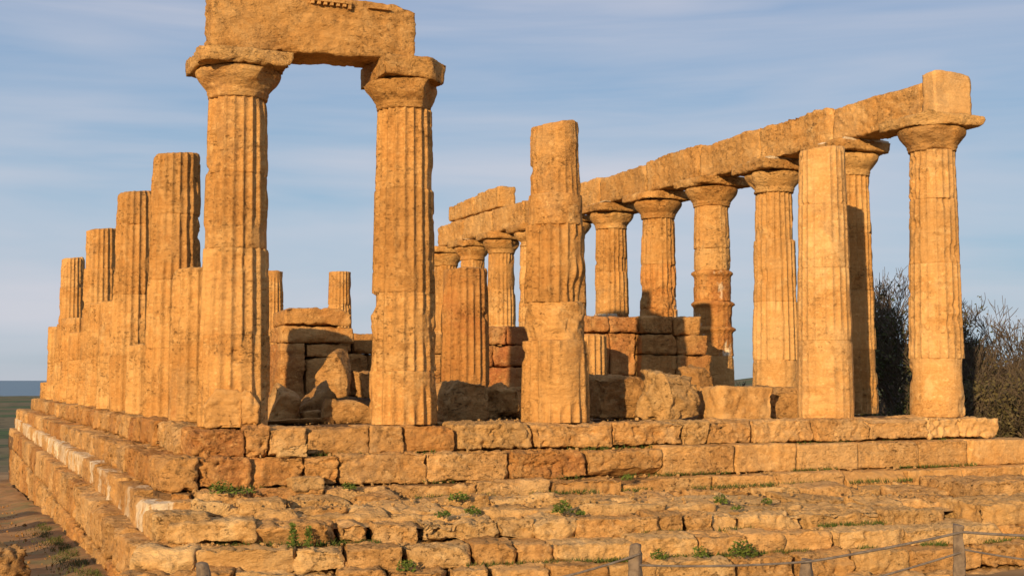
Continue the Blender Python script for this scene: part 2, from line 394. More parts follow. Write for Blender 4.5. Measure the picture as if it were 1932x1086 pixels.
def capital(par, cx, cy, z0, zt, seed, mat, q=1.0, half=.75, chips=(), hab=.27, echips=(), amp=.018, abac=True):
    """neck rings, swelling echinus and square abacus, all weathered"""
    n = int(120*max(q, .6)); za = zt-hab
    zs = [0, .03, .05, .08, .11, .15, .20, .26, .32, .37, .41, .44, .455]
    rs_ = [R_NECK+.0, R_NECK+.012, R_NECK+.002, R_NECK+.03, R_NECK+.02, R_NECK+.055, R_NECK+.105, R_NECK+.16, R_NECK+.205, R_NECK+.228, R_NECK+.228, R_NECK+.20, R_NECK+.15]
    zs = np.array(zs)/.455*(za-z0); rs_ = np.array(rs_)
    zf = np.linspace(0, za-z0, int(26*max(q, .6))); rf = np.interp(zf, zs, rs_)
    th = np.arange(n)/n*2*math.pi; T, Zf = np.meshgrid(th, zf); T = T.ravel(); Zf = Zf.ravel(); rr = np.interp(Zf, zs, rs_)
    P = np.stack([cx+rr*np.cos(T), cy+rr*np.sin(T), z0+Zf], 1)
    fl = sstep(.03, .16, Zf)
    d = amp*fl*(1.6*fbm(P, 2.2, 3, seed*.4)+.8*fbm(P, (5, 5, 9), 3, seed*.8))-amp*.8*fl*sstep(.2, .5, fbm(P, 7, 3, seed))
    d -= .10*fl*sstep(.26, .6, fbm(P, 1.5, 2, seed*.27+9))
    rr = rr+d
    V = np.stack([cx+rr*np.cos(T), cy+rr*np.sin(T), z0+Zf], 1)
    for nn, dist in echips:
        nn = np.array(nn, float); nn /= np.linalg.norm(nn)
        s = (V-np.array([cx, cy, zt]))@nn-dist+.05*fbm(V, 3.5, 3, seed+1); V = V-np.clip(s, 0, None)[:, None]*nn
    rows = len(zf); i = np.arange(rows-1)[:, None]*n; j = np.arange(n)[None, :]; j2 = (j+1) % n
    F = [np.stack([(i+j).ravel(), (i+j2).ravel(), (i+n+j2).ravel(), (i+n+j).ravel()], 1)]
    nb = len(V); V = np.concatenate([V, [[cx, cy, z0], [cx, cy, za]]])
    F.append(np.stack([np.arange(n)[::-1], np.roll(np.arange(n)[::-1], -1), np.full(n, nb)], 1))
    F.append(np.stack([np.arange(nb-n, nb), np.roll(np.arange(nb-n, nb), -1), np.full(n, nb+1)], 1))
    mesh_obj('echinus', V, F, mat, par)
    if abac:
        stone_block('abacus', (cx, cy, za+hab/2+.002), (half*2, half*2, hab), mat, par, sp=.05/max(q, .5), rnd=.04, amp=.032, jit=.02, seed=int(seed*13)+5, chips=chips, bed=.9)
def build_column(i, j, label, group, ztop, q=1.0, cap=True, joints=(1.5, 2.9, 4.25), seed=None, mat='col', shift=(0, 0), worn=.35, amp=.010,
                 drums=None, half=.75, chips=(), echips=(), hab=.27, top_slope=0., flute=1.0, pos=None, rscale=1.0, capmat='cap', bed_mortar=False, cap_drop=.78, lean=0.):
    cx, cy = (i*SX+shift[0], j*SY+shift[1]) if pos is None else pos
    seed = seed if seed is not None else (i*13.1+j*3.7+1)
    e = empty('temple_column', (cx, cy, 0)); tag(e, label, 'column', group)
    zs = ztop-cap_drop if cap else ztop
    js = [0]+[z for z in joints if z < zs-.25]+[zs]
    for k in range(len(js)-1):
        kw = dict(q=q, flute=flute, worn=worn, amp=amp, rscale=rscale, top_slope=(top_slope if (k == len(js)-2 and not cap) else 0.))
        mm = M[mat]
        if drums and k in drums:
            dd = dict(drums[k]); 
            if 'mat' in dd: mm = M[dd.pop('mat')]
            kw.update(dd)
        drum(e, cx, cy, js[k], js[k+1], seed+k*.37, mm, **kw)
    if bed_mortar: stone_block('mortar_bed', (cx+.02, cy-.02, ztop+.012), (1.32, 1.42, .05), M['mortar'], e, sp=.07, rnd=.02, amp=.02, jit=.03, seed=int(seed*7)+3)
    if cap: capital(e, cx, cy, zs-.005, ztop, seed+.5, M[capmat], q, half, chips, hab, echips)
    return e
GF = 'columns of the temple front'; GS = 'columns of the ruined left flank'; GN = 'columns of the colonnade under the long beam'
PI = math.pi
# camera side of a shaft is about theta = -110 degrees
FR = R(-112)
build_column(0, 0, 'tall corner column under the left end of the broken beam, patched at its foot', GF, 6.40, cap_drop=.76, joints=(1.55, 3.03, 4.32),
             chips=(((-1, -1, .6), .93), ((1, -.6, -1.2), .86)), echips=(((1, -1, -.6), .74), ((-.9, -.9, -1), .88)), half=.78, hab=.25, worn=.12, shift=(.02, 0), seed=3.3,
             drums={0: dict(worn=.20, gouge=((FR, .35, .35, .32, .05), (R(-100), 1.1, .5, .25, .02)))})
c0 = [o for o in COL.objects if o.get('category') == 'column'][-1]
stone_block('repair_stone', (-.08, -.36, .31), (.88, .46, .62), M['col_pale'], c0, rotz=-.2, sp=.04, rnd=.16, amp=.045, jit=.02, seed=777, chips=(((1, 0, .75), .40), ((-1, 0, .7), .41)))
build_column(1, 0, 'tall fluted column under the right end of the broken beam, with a notched left edge', GF, 6.55, cap_drop=.86, joints=(.95, 2.35, 4.22), seed=8.1, worn=.14,
             chips=(((1, -1, .1), .70), ((1, 0, -.2), .64), ((-1, 0, 0), .62)), echips=(((1, -.6, -.3), .60), ((-.25, -1, .05), .62)), hab=.36, half=.72, shift=(.02, 0),
             drums={2: dict(worn=.05), 3: dict(worn=.05), 1: dict(worn=.08, gouge=((R(172), 1.35, .3, .35, .06), (R(175), 2.2, .4, .16, .08))), 0: dict(worn=.15)})
build_column(2, 0, 'headless front column rebuilt from mismatched drums, with a narrow block on top', GF, 5.66, cap=False, joints=(1.52, 2.25, 3.72, 4.30), seed=5.7, worn=.18,
             drums={0: dict(rscale=1.06, worn=.22, gouge=((R(-125), .3, .5, .35, .04),)), 1: dict(flute=.0, rough=1.7, rscale=1.04, amp=.03, worn=0, gouge=((R(-85), 2.0, .35, .16, .07),)), 2: dict(rscale=1.04, gouge=((R(-75), 2.40, .55, .30, .10), (R(-128), 2.28, .4, .10, .04))),
                    3: dict(flute=.05, rough=.6, rscale=1.06, amp=.02, worn=0), 4: dict(rscale=.97, rough=.7, flute=.40, worn=.1, gouge=((R(-120), 5.2, .25, .5, .025),))}, top_slope=.10)
build_column(4, 0, 'headless smooth worn column standing near the right end of the temple front', GF, 5.62, cap=False, joints=(1.60, 3.10, 4.42), seed=12.4, shift=(.09, 0), worn=.12, flute=.55, amp=.009, mat='col_pale',
             drums={0: dict(mat='col_pale', flute=.25, gouge=((R(-135), .2, .4, .25, .05),)), 3: dict(rough=.3)}, top_slope=.10, rscale=.99)
build_column(5, 0, 'corner column at the right end, its thin cracked capital carrying the beam end', GF, 6.50, joints=(1.25, 3.3, 4.7), seed=17.9, worn=.15, flute=.6, amp=.010, mat='col_pale', shift=(-.04, 0),
             half=.80, hab=.24, chips=(((-1, -1, -.5), .74), ((1, -.3, -1), .72)), echips=(((-.3, -1, -.7), .74),), cap_drop=.74,
             drums={0: dict(flute=.05, worn=0, rough=.35, gouge=((R(-22), .95, .55, .32, .13), (R(-20), .1, .4, .2, .05)))})
# right flank (still carrying its architrave)
flank = {1: 'capped column half hidden in the shadow of the smooth headless front column', 2: 'pale capped column just left of the smooth headless front column',
         3: 'capped column with raised horizontal rings and white plaster patches', 4: 'capped column with white plaster flecks, left of the ringed column',
         5: 'capped column with a pale vertical streak, just right of the headless front column', 6: 'capped column hidden behind the headless front column',
         7: 'capped column whose capital peeks out left of the headless front column', 8: 'slim distant capped column left of the headless front column',
         9: 'distant capped column rising behind the reddish broken shaft', 10: 'far capped column at the left end of the long beam, beside the tall front column',
         11: 'far flank column behind the tall front column, second from the far end', 12: 'far corner column of the flank colonnade, behind the tall front column'}
for j in range(1, 13):
    q = 1.0 if j < 4 else (.75 if j < 6 else .5)
    kw = dict(worn=.18, amp=.010)
    if j == 3: kw = dict(worn=.0, flute=.25, amp=.02, joints=(1.45, 2.27, 2.98, 3.84, 4.46), drums={k: dict(mat='plaster', rings=((zt_-.03, .055, .10),), rough=.5) for k, zt_ in ((1, 2.22), (2, 2.93), (3, 3.79))})
    if j == 1: kw = dict(worn=.42, amp=.012, shift=(.03, 0))
    if j == 2: kw = dict(worn=.2, amp=.012, mat='col_pale', joints=(1.3, 2.8, 4.4), drums={0: dict(rscale=1.03, flute=.3), 3: dict(rscale=.95)})
    if j in (4, 5): kw.update(drums={1: dict(mat='plaster'), 2: dict(mat='plaster')} if j == 4 else {1: dict(mat='plaster')})
    rs = np.random.RandomState(j)
    kw['bed_mortar'] = j in (1, 2, 5, 9)
    ch = tuple((( rs.choice([-1, 1]), -1, rs.uniform(-1, .3)), rs.uniform(.86, 1.08)) for _ in range(3))
    build_column(5, j, flank[j], GN, 6.42, q=q, seed=20+j*2.3, chips=ch, half=.80, hab=.25, echips=(((rs.uniform(-1, 1), -1, -.6), rs.uniform(.74, .88)),), **kw)
# left flank stumps
left = {1: (2.92, 'broken stump pressed against the left side of the tall corner column'), 2: (5.62, 'tallest headless column of the left row, nearest the corner column'),
        3: (1.60, 'lowest broken stump of the left row, between the two nearest tall headless shafts'), 4: (5.58, 'second tall headless shaft of the left row, with a pale joint below its top'),
        5: (2.95, 'half height stump just right of the third tall headless shaft of the left row'), 6: (3.05, 'half height stump directly in front of the third tall headless shaft of the left row'),
        7: (5.58, 'third tall headless shaft of the left row, counted from the corner column'), 8: (2.4, 'low stump just behind the third tall headless shaft of the left row'),
        9: (3.00, 'half height stump beside the farthest tall headless shaft of the left row'), 10: (5.42, 'farthest tall headless shaft, the leftmost in the photo'),
        11: (2.92, 'stump just behind the farthest tall headless shaft of the left row'), 12: (.7, 'lowest stump at the far left corner of the temple')}
for j in range(1, 13):
    zt, lb = left[j]
    q = .9 if j < 5 else .6
    jj = (1.45, 2.9, 4.3) if j not in (4,) else (1.4, 2.95, 4.75)
    dr = {}
    if j == 2: dr = {3: dict(rough=.5, worn=.25, bevel=.05), 2: dict(rough=.7, worn=.2)}
    if j == 7: dr = {2: dict(rscale=.97), 3: dict(rscale=.95)}
    if j == 10: dr = {2: dict(rscale=.86), 3: dict(rscale=.86)}
    if j == 4: dr = {3: dict(rough=.5, worn=.2)}
    sh = {2: (-.03, 0), 4: (-.03, 0), 7: (.10, 0), 10: (.06, 0), 12: (0, 0)}.get(j, (0, 0))
    build_column(0, j, lb, GS, zt, q=q, cap=False, seed=50+j*1.9, worn=.18 if zt > 4 else .24, amp=.012, drums=dr, joints=jj, top_slope=.10 if zt > 4 else .05, shift=sh)
GB = 'headless columns at the far end'
build_column(3, 12, 'distant headless column at the far end, peeking out right of the tall corner column', GB, 5.67, q=.5, cap=False, seed=91, amp=.012, shift=(.0, 0))
build_column(4, 12, 'distant headless column standing alone against the sky between the two tall front columns', GB, 5.75, q=.5, cap=False, seed=94, amp=.012, shift=(.12, 0))
GP = 'broken columns of the porch inside the temple'
build_column(0, 0, 'reddish broken shaft of the inner porch, right of the tall front column', GP, 3.28, q=.8, cap=False, seed=71, mat='col_red', pos=(6.28, 5.15), joints=(), rscale=.93, worn=.22, top_slope=.03)
build_column(0, 0, 'low fluted stump of the inner porch, just right of the headless front column', GP, 1.82, q=.8, cap=False, seed=73, pos=(9.30, 5.15), joints=(), rscale=.88, worn=.02, top_slope=.03)

# ------------------------------------------------------------------ architrave
def beam(name, x0, x1, y0, y1, z0a, z0b, z1a, z1b, mat, seed, label, group=None, axis='y', rnd=.06, amp=.05, sp=.07, chips=(), nchip=0, jit=.02):
    """axis = long direction; a = at low coordinate end, b = at the other end"""
    c = ((x0+x1)/2, (y0+y1)/2, (z0a+z0b+z1a+z1b)/4); size = (x1-x0, y1-y0, ((z1a-z0a)+(z1b-z0b))/2)
    rs = np.random.RandomState(seed); cj = rs.uniform(-jit, jit, (2, 2, 2, 3))
    for a in (0, 1):
        for b in (0, 1):
            for d in (0, 1):
                e = b if axis == 'y' else a
                tgt = ((z0a, z1a)[d] if e == 0 else (z0b, z1b)[d]); cur = c[2]+(size[2]/2)*(1 if d else -1)
                cj[a, b, d, 2] += tgt-cur
    o = stone_block(name, c, size, M[mat], None, sp=sp, rnd=rnd, amp=amp, seed=seed, corners=cj, chips=chips, nchip=nchip, bed=.5)
    recentre(o); return tag(o, label, 'stone beam', group)
fb = empty('stone_beam', (1.5, 0, 6.4)); tag(fb, 'broken beam block lying across the two tall front columns', 'stone beam')
cj = np.zeros((2, 2, 2, 3))
for a in (0, 1):
    for b in (0, 1): cj[a, b, 0, 2] = (-.03, .12)[a]; cj[a, b, 1, 2] = (.09, .07)[a]
# two parallel blocks make up the thickness of the beam
stone_block('front_block', (1.28, -.25, 6.95), (3.66, .50, 1.02), M['arch'], fb, sp=.045, rnd=.05, amp=.03, seed=301, corners=cj, bed=.6,
            chips=(((1, 0, 1.1), 1.56), ((-1, 0, 1.6), 1.34), ((1, -.1, 3.2), .98)))
stone_block('rear_block', (1.30, .32, 6.97), (3.56, .56, 1.00), M['arch'], fb, sp=.06, rnd=.06, amp=.05, seed=302, corners=cj, chips=(((1, 0, 1.3), 1.4),))
ck = []
for k in range(6):
    x = 1.33+k*.092
    pass
# a strip of carved pegs left under the top edge of the front face
def boxes(name, lst, mat, parent):
    Vs, Fs = [], []; n = 0
    for (c, s) in lst:
        s = np.array(s)/2
        for a in (-1, 1):
            for b in (-1, 1):
                for d in (-1, 1): Vs.append(np.array(c)+s*np.array([a, b, d]))
        Fs += [[n+0, n+1, n+3, n+2], [n+4, n+6, n+7, n+5], [n+0, n+4, n+5, n+1], [n+2, n+3, n+7, n+6], [n+0, n+2, n+6, n+4], [n+1, n+5, n+7, n+3]]; n += 8
    return mesh_obj(name, np.array(Vs), np.array(Fs), mat, parent, smooth=False)
boxes('peg_strip', [((1.52, -.535, 7.43), (.74, .09, .045))]+[((1.19+k*.115, -.53, 7.385), (.055, .075, .06)) for k in range(6)]+[((1.86, -.53, 7.365), (.05, .08, .09))], M['arch'], fb)
boxes('peg_strip', [((2.42, -.53, 7.40), (.42, .07, .03))], M['arch'], fb)

beamlab = ['first beam block of the right colonnade, with a light square end over the corner column', 'second beam block from the right, above the smooth headless column',
           'third beam block from the right end of the colonnade', 'fourth beam block from the right end of the colonnade, above the ringed column',
           'fifth beam block from the right end of the colonnade', 'sixth beam block from the right, touching the top of the headless front column',
           'seventh beam block, hidden behind the headless front column', 'eighth beam block, showing left of the headless front column',
           'ninth beam block, below the extra top course', 'tenth and last beam block at the far left end of the colonnade']
GA = 'beam blocks along the right colonnade'
tops = [7.40, 7.36, 7.34, 7.38, 7.33, 7.36, 7.34, 7.36, 7.38, 7.36, 7.3]
for k in range(10):
    y0 = k*SY+(-.04 if k == 0 else 0)+.03; y1 = (k+1)*SY-.03
    xo = random.Random(k).uniform(-.03, .03)
    beam('stone_beam', 14.90+xo, 15.74+xo, y0, y1, 6.43, 6.43, tops[k]+((k*37) % 7-3)*.018, tops[k+1]-.03+((k*53) % 7-3)*.018, 'arch', 310+k, beamlab[k], GA, rnd=.06, amp=.035, sp=.05 if k < 4 else .08, nchip=4 if k < 6 else 2, jit=.04)
o = beam('stone_beam', 14.95, 15.98, -.48, -.06, 6.51, 6.51, 7.48, 7.46, 'col_pale', 331, 'light squared end block over the right corner column', GA, rnd=.05, amp=.02, chips=(((1, -.2, 1.6), .62), ((-1, 0, 2.2), .64)))
for k, (y0, y1, zt, lb) in enumerate(((23.9, 26.5, 8.22, 'right half of the extra block course on the far beam'), (26.53, 29.3, 8.1, 'left half of the extra block course on the far beam'))):
    beam('frieze_block', 14.95, 15.7, y0, y1, 7.40, 7.40, zt, zt-.05, 'arch', 340+k, lb, 'extra blocks on the far beam', rnd=.05, amp=.04, sp=.09, nchip=1)
# pale mortar beds showing above some capitals are parts of the columns they lie on
# ------------------------------------------------------------------ stepped platform
plat = empty('temple_platform', (7.6, 15, -2.2)); tag(plat, 'stepped platform of weathered ochre blocks that the whole temple stands on', 'platform')
def step_part(z): 
    pass
def core(name, x0, x1, y0, y1, z0, z1, sp=.35, amp=.05):
    V, F = box_grid((np.array([x1-x0, y1-y0, z1-z0])/2), sp)
    P = (V+1)/2*np.array([x1-x0, y1-y0, z1-z0])+np.array([x0, y0, z0])
    nrm = V*(np.abs(V) > .999); nrm = nrm/np.linalg.norm(nrm, axis=1, keepdims=True)
    P = P+nrm*(amp*fbm(P, 1.3, 4, 4))[:, None]
    return mesh_obj(name, P, F, M['core'], plat)
P_STY = core('top_step', -.55, 15.75, -.65, 38.0, -.50, -.07)
P_2 = core('second_step', -1.05, 16.3, -1.1, 38.4, -.98, -.52)
P_3 = core('third_step', -1.4, 16.9, -1.55, 38.8, -1.58, -.99)
P_4 = core('fourth_step', -1.65, 17.4, -2.6, 39.2, -2.1, -1.60)
P_5 = core('base_course', -1.62, 18.0, -3.0, 39.5, -3.9, -2.1)
def row_front(par, xs, yf, zt, zb, depth, mats, seed, gap=.008, sp=.034, rnd=.038, amp=.040, jit=.016, nchip=3, zj=.02, chipsize=.10, yj=.03, zfun=None, yfun=None):
    rs = np.random.RandomState(seed)
    for k in range(len(xs)-1):
        x0, x1 = xs[k], xs[k+1]; gp = gap*(rs.uniform(.3, 1.6) if rs.rand() < .75 else rs.uniform(3, 6))
        xm = (x0+x1)/2
        zt_ = (zt if zfun is None else zfun(xm))+rs.uniform(-zj, zj*.6)
        y_ = (yf if yfun is None else yfun(xm))+rs.uniform(-yj, yj)
        rot = 0
        if yfun is not None: rot = math.atan2(yfun(x1)-yfun(x0), x1-x0)
        d = depth*rs.uniform(.92, 1.08)
        zb_ = zb if not callable(zb) else zb(xm)
        c = (xm-math.sin(rot)*d/2, y_+math.cos(rot)*d/2, (zt_+zb_)/2)
        mt = mats[rs.randint(len(mats))] if isinstance(mats, (list, tuple)) else mats
        stone_block('stone_block', c, ((x1-x0)/math.cos(rot)-gp, d, zt_-zb_), M[mt], par, rotz=rot, sp=sp, rnd=rnd*rs.uniform(.6, 1.3), amp=amp*rs.uniform(.7, 1.4), jit=jit,
                    seed=seed*50+k, nchip=rs.randint(0, nchip+1), chipsize=chipsize)
def row_left(par, ys, xf, zt, zb, depth, mats, seed, gap=.02, rnd=.08, amp=.045, jit=.03, nchip=1, zj=.03, xj=.05, chipsize=.14):
    rs = np.random.RandomState(seed)
    for k in range(len(ys)-1):
        y0, y1 = ys[k], ys[k+1]; ym = (y0+y1)/2; gp = gap*rs.uniform(.4, 2.2)
        zt_ = (zt if not callable(zt) else zt(ym))+rs.uniform(-zj, zj*.5); x_ = (xf if not callable(xf) else xf(ym))+rs.uniform(-xj, xj)
        zb_ = zb if not callable(zb) else zb(ym)
        d = depth*rs.uniform(.92, 1.08)
        mt = mats[rs.randint(len(mats))] if isinstance(mats, (list, tuple)) else mats
        # block built with its face along -y then turned to face -x
        stone_block('stone_block', (x_+d/2, ym, (zt_+zb_)/2), (y1-y0-gp, d, zt_-zb_), M[mt], par, rotz=-PI/2, sp=.055 if ym < 6 else (.08 if ym < 16 else .13),
                    rnd=rnd*rs.uniform(.6, 1.3), amp=amp*rs.uniform(.7, 1.4), jit=jit, seed=seed*60+k, nchip=rs.randint(0, nchip+1), chipsize=chipsize)
def spans(a, b, lo, hi, seed):
    rs = np.random.RandomState(seed); v = [a]
    while v[-1] < b: v.append(v[-1]+rs.uniform(lo, hi))
    return v
# top step (stylobate)
row_front(P_STY, [-.83, .03, .43], -.98, .0, -.47, 1.25, 'step_red', 11, rnd=.10, amp=.06)
row_front(P_STY, [.43, 1.06, 2.15, 2.76, 3.72], -.98, -.005, -.46, 1.25, ['step_red', 'step', 'step'], 12, rnd=.05)
row_front(P_STY, [3.72, 5.25, 6.83, 8.36, 8.91, 9.92, 11.35], -.98, .0, -.43, 1.25, ['step', 'step', 'step', 'slab'], 13, rnd=.045, amp=.05, zj=.03)
row_front(P_STY, [11.35, 12.64, 14.11, 16.05], -1.0, -.01, -.40, 1.25, ['step', 'col_pale'], 14, rnd=.05, amp=.045)
row_left(P_STY, [.29]+spans(1.6, 38, 1.4, 2.0, 3), -.86, 0., -.47, 1.3, ['step_red', 'step', 'step'], 15, gap=.006, rnd=.08, amp=.055, jit=.015, xj=.03)
# second step
row_front(P_2, [-1.43, -.85, .01], -1.42, -.46, -.94, 1.0, 'step_red', 21, rnd=.10, amp=.06)
row_front(P_2, [.01, .91, 1.5, 3.04, 4.56, 6.11, 7.63], -1.42, -.46, -.94, 1.0, ['step_red', 'step', 'step'], 22, rnd=.05)
row_front(P_2, [7.63, 9.18, 10.59, 12.05, 13.53, 14.78, 16.72], -1.42, -.44, -.95, 1.0, ['step', 'col_pale', 'step'], 23, rnd=.035, amp=.016, jit=.01, nchip=1, yj=.015)
row_left(P_2, spans(-.40, 38.5, 1.4, 2.1, 5), -1.38, -.47, -.96, 1.0, ['step_red', 'step', 'step'], 25, gap=.006, rnd=.08, amp=.055, jit=.015, xj=.03, zj=.02)
# third step, half buried at its left
row_front(P_3, [-1.3, -.9, -.01, 1.15, 2.27, 3.78, 5.17, 6.62], -1.84, -.94, -1.4, .95, ['step', 'step', 'step_red'], 31, rnd=.06, zj=.03)
row_front(P_3, [6.62, 8.43, 9.93, 11.41, 12.87, 14.26, 15.85, 17.35], -1.86, -.95, -1.42, .95, ['step', 'col_pale', 'step'], 32, rnd=.035, amp=.018, jit=.01, nchip=1, yj=.015)
zw = lambda y: float(np.interp(y, [-3.6, -2, 1, 8, 38], [-1.19, -1.06, -.94, -.90, -.88]))
zc4 = lambda y: float(np.interp(y, [-4, 2, 8, 38], [-1.54, -1.40, -1.32, -1.29]))
row_left(P_3, [-3.45, -2.25], -1.73, zw, lambda y: zc4(y)-.05, .8, 'slab', 34, gap=.01, rnd=.08, amp=.04)
row_left(P_3, spans(-2.25, 39, 1.5, 2.3, 7), lambda y: -1.74+.008*max(0, y), zw, lambda y: zc4(y)-.07, .8, 'white', 35, gap=.005, rnd=.05, amp=.035, jit=.012, zj=.012, xj=.015)
# fourth step and the rough base wall on the left side
row_left(P_4, spans(-3.6, 39, 1.7, 2.5, 9), lambda y: -2.12+.012*max(0, y+3), zc4, -2.06, .95, ['step', 'step', 'step_red'], 45, gap=.005, rnd=.06, amp=.045, jit=.012, xj=.02, zj=.015)
zg = lambda y: -2.25-.036*max(0, min(y, 30))
row_left(P_5, spans(-4.2, 39, 1.4, 2.4, 10), lambda y: -2.14+.012*max(0, y+3), -2.08, lambda y: zg(y)-.5, .9, ['step', 'step', 'step_red'], 46, gap=.003, rnd=.08, amp=.07, jit=.02, xj=.03)
# broad landing of slabs in front of the third step
edge = [(-1.72, -3.70), (-.45, -3.95), (.6, -4.15), (1.9, -4.42), (3.04, -4.6), (4.25, -4.78), (6.5, -4.92), (9.7, -5.02), (12, -5.05)]
ey = lambda x: float(np.interp(x, [e[0] for e in edge], [e[1] for e in edge]))
ez = lambda x: float(np.interp(x, [-1.7, 0, 2, 5, 9, 12], [-1.19, -1.24, -1.28, -1.31, -1.34, -1.37]))
land = empty('landing', (4, -3.5, -1.8)); 
COL.objects.unlink(land); bpy.data.objects.remove(land)
# bed under the landing
nx, ny = 150, 40
gx, gy = np.meshgrid(np.linspace(-1.5, 17.2, nx), np.linspace(0, 1, ny))
gyy = -1.5+(np.interp(gx, [e[0] for e in edge], [e[1] for e in edge])+.25+1.5)*gy
Pz = np.stack([gx.ravel(), gyy.ravel(), np.zeros(nx*ny)], 1)
Pz[:, 2] = -1.23-.13*gy.ravel()-.009*gx.ravel()+.06*fbm(Pz, 1.4, 4, 2.2)
ii = (np.arange(ny-1)[:, None]*nx+np.arange(nx-1)[None, :]).ravel()
GF_ = np.stack([ii, ii+nx, ii+nx+1, ii+1], 1)
P_L = mesh_obj('landing', Pz, GF_, M['slab'], plat)
xs = [-1.66, -.45, .69, 1.15, 1.88, 3.04, 3.55, 4.25, 5.54, 6.10, 6.54, 7.05, 8.22, 9.3, 9.75, 11.0]
row_front(P_L, xs[:2], -1.2, -1.2, -1.52, 1.3, 'slab', 51, yfun=ey, zfun=ez, rnd=.10, amp=.06, sp=.045)
row_front(P_L, xs[1:], -1.2, -1.2, lambda x: ez(x)-.33, 1.35, ['slab', 'slab', 'step'], 52, yfun=ey, zfun=ez, rnd=.048, amp=.055, sp=.034, jit=.035, nchip=4, gap=.010, zj=.025, yj=.05)
# loose paving between the front slabs and the third step
rs = np.random.RandomState(77)
for r_, (fa, fb_) in enumerate(((.02, .25), (.25, .47), (.47, .66))):
    x = -1.2+.4*r_
    while x < 16.6:
        w = rs.uniform(.7, 1.7)
        xm = x+w/2; ya = -1.86; yb = ey(min(xm, 12))+.7
        y1 = ya+(yb-ya)*fa*1.5; y0 = ya+(yb-ya)*fb_*1.5
        d = max(.35, abs(y1-y0)-.03)
        zt = -1.10-.045*r_-.010*xm+rs.uniform(-.03, .03)
        stone_block('paving_slab', (xm, (y0+y1)/2, zt-.14), (w-.03, d, .28), M[['slab', 'step', 'slab'][rs.randint(3)]], P_L, rotz=rs.uniform(-.09, .09), tilt=(rs.uniform(-.03, .05), rs.uniform(-.03, .03)),
                    sp=.06, rnd=.06, amp=.045, jit=.09, seed=900+int(x*10)+r_*500)
        x += w
# lower steps
e5y = lambda x: float(np.interp(x, [-2.3, -1.4, 0, 1.3, 3, 6.7, 9.5, 13], [-4.0, -4.35, -4.72, -5.05, -5.35, -5.7, -5.85, -5.95]))
xs5 = [-2.2, -1.38, -.07, .61, 1.38, 2.36, 3.04, 3.59, 4.88, 5.86, 6.66, 7.31, 8.24, 9.58, 11.49, 13]
Q5 = mesh_obj('lower_step', np.array([[-1.9, -3.4, -1.75], [17.5, -4.6, -1.78], [17.5, -2.4, -1.62], [-1.9, -2.4, -1.62]]), np.array([[0, 1, 2, 3]]), M['core'], plat)
row_front(Q5, xs5, 0, 0, -1.86, 1.2, ['step', 'slab'], 61, yfun=e5y, zfun=lambda x: -1.53-.004*x, rnd=.045, amp=.045, sp=.036, nchip=3, gap=.008, jit=.02)
e6y = lambda x: e5y(x)-.46
xs6 = [-2.45, -1.0, .35, 1.0, 1.9, 2.5, 3.3, 4.2, 4.9, 6.2, 7.2, 8.3, 9.2, 10.6, 12.1, 13]
row_front(Q5, xs6, 0, 0, -2.2, 1.2, ['slab', 'step', 'step'], 62, yfun=e6y, zfun=lambda x: -1.80-.004*x, rnd=.05, amp=.05, sp=.045, nchip=1, gap=.025, jit=.035)
e7y = lambda x: e5y(x)-.95
row_front(Q5, [-2.6, -1.2, .2, 1.5, 2.4, 3.7, 4.8, 6, 7.3, 8.4, 9.8, 11, 12.5], 0, 0, -2.6, 1.2, ['slab', 'step'], 63, yfun=e7y, zfun=lambda x: -2.13-.004*x, rnd=.10, amp=.06, sp=.06, nchip=1, gap=.03, jit=.04)
# right hand end of the landing: blocks that close it
for k, (c, s) in enumerate((((12.3, -5.0, -1.45), (1.8, 1.5, .42)), ((13.4, -3.6, -1.28), (2.2, 1.4, .5)), ((15.3, -3.4, -1.35), (1.6, 1.3, .5)), ((14.4, -4.9, -1.6), (2.0, 1.3, .45)), ((16.6, -4.4, -1.6), (2.0, 1.6, .5)))):
    stone_block('stone_block', c, s, M['step' if k == 1 else 'slab'], P_L, sp=.05, rnd=.12, amp=.06, seed=970+k, rotz=.1*k-.2)
# temple floor
nx, ny = 110, 150
gx, gy = np.meshgrid(np.linspace(-.2, 15.6, nx), np.linspace(.15, 37.8, ny))
Pf = np.stack([gx.ravel(), gy.ravel(), np.zeros(nx*ny)], 1)
inn = sstep(1.4, 2.2, Pf[:, 0])*(1-sstep(13.2, 13.9, Pf[:, 0]))*sstep(3.6, 4.7, Pf[:, 1])
Pf[:, 2] = -.05+.42*inn+.07*fbm(Pf, 1.2, 4, 1.2)
ii = (np.arange(ny-1)[:, None]*nx+np.arange(nx-1)[None, :]).ravel()
mesh_obj('floor', Pf, np.stack([ii, ii+1, ii+nx+1, ii+nx], 1), M['core'], plat)

# ------------------------------------------------------------------ remains of the inner walls
def wall_thing(label, courses, y0, depth, seed, loc, mats=('wall',)):
    w = empty('ruined_wall', loc); tag(w, label, 'ruined wall', 'remains of the inner walls')
    rs = np.random.RandomState(seed); n = 0
    for (z0, z1, xs, yo) in courses:
        for k in range(len(xs)-1):
            n += 1
            mt = mats[rs.randint(len(mats))]
            stone_block('stone_block', ((xs[k]+xs[k+1])/2, y0+yo+depth/2+rs.uniform(-.02, .02), (z0+z1)/2), (xs[k+1]-xs[k]-.015, depth, z1-z0-.008), M[mt], w, sp=.07, rnd=.045, amp=.035, jit=.02, seed=seed*40+n, nchip=rs.randint(0, 2), chipsize=.1)
    return w
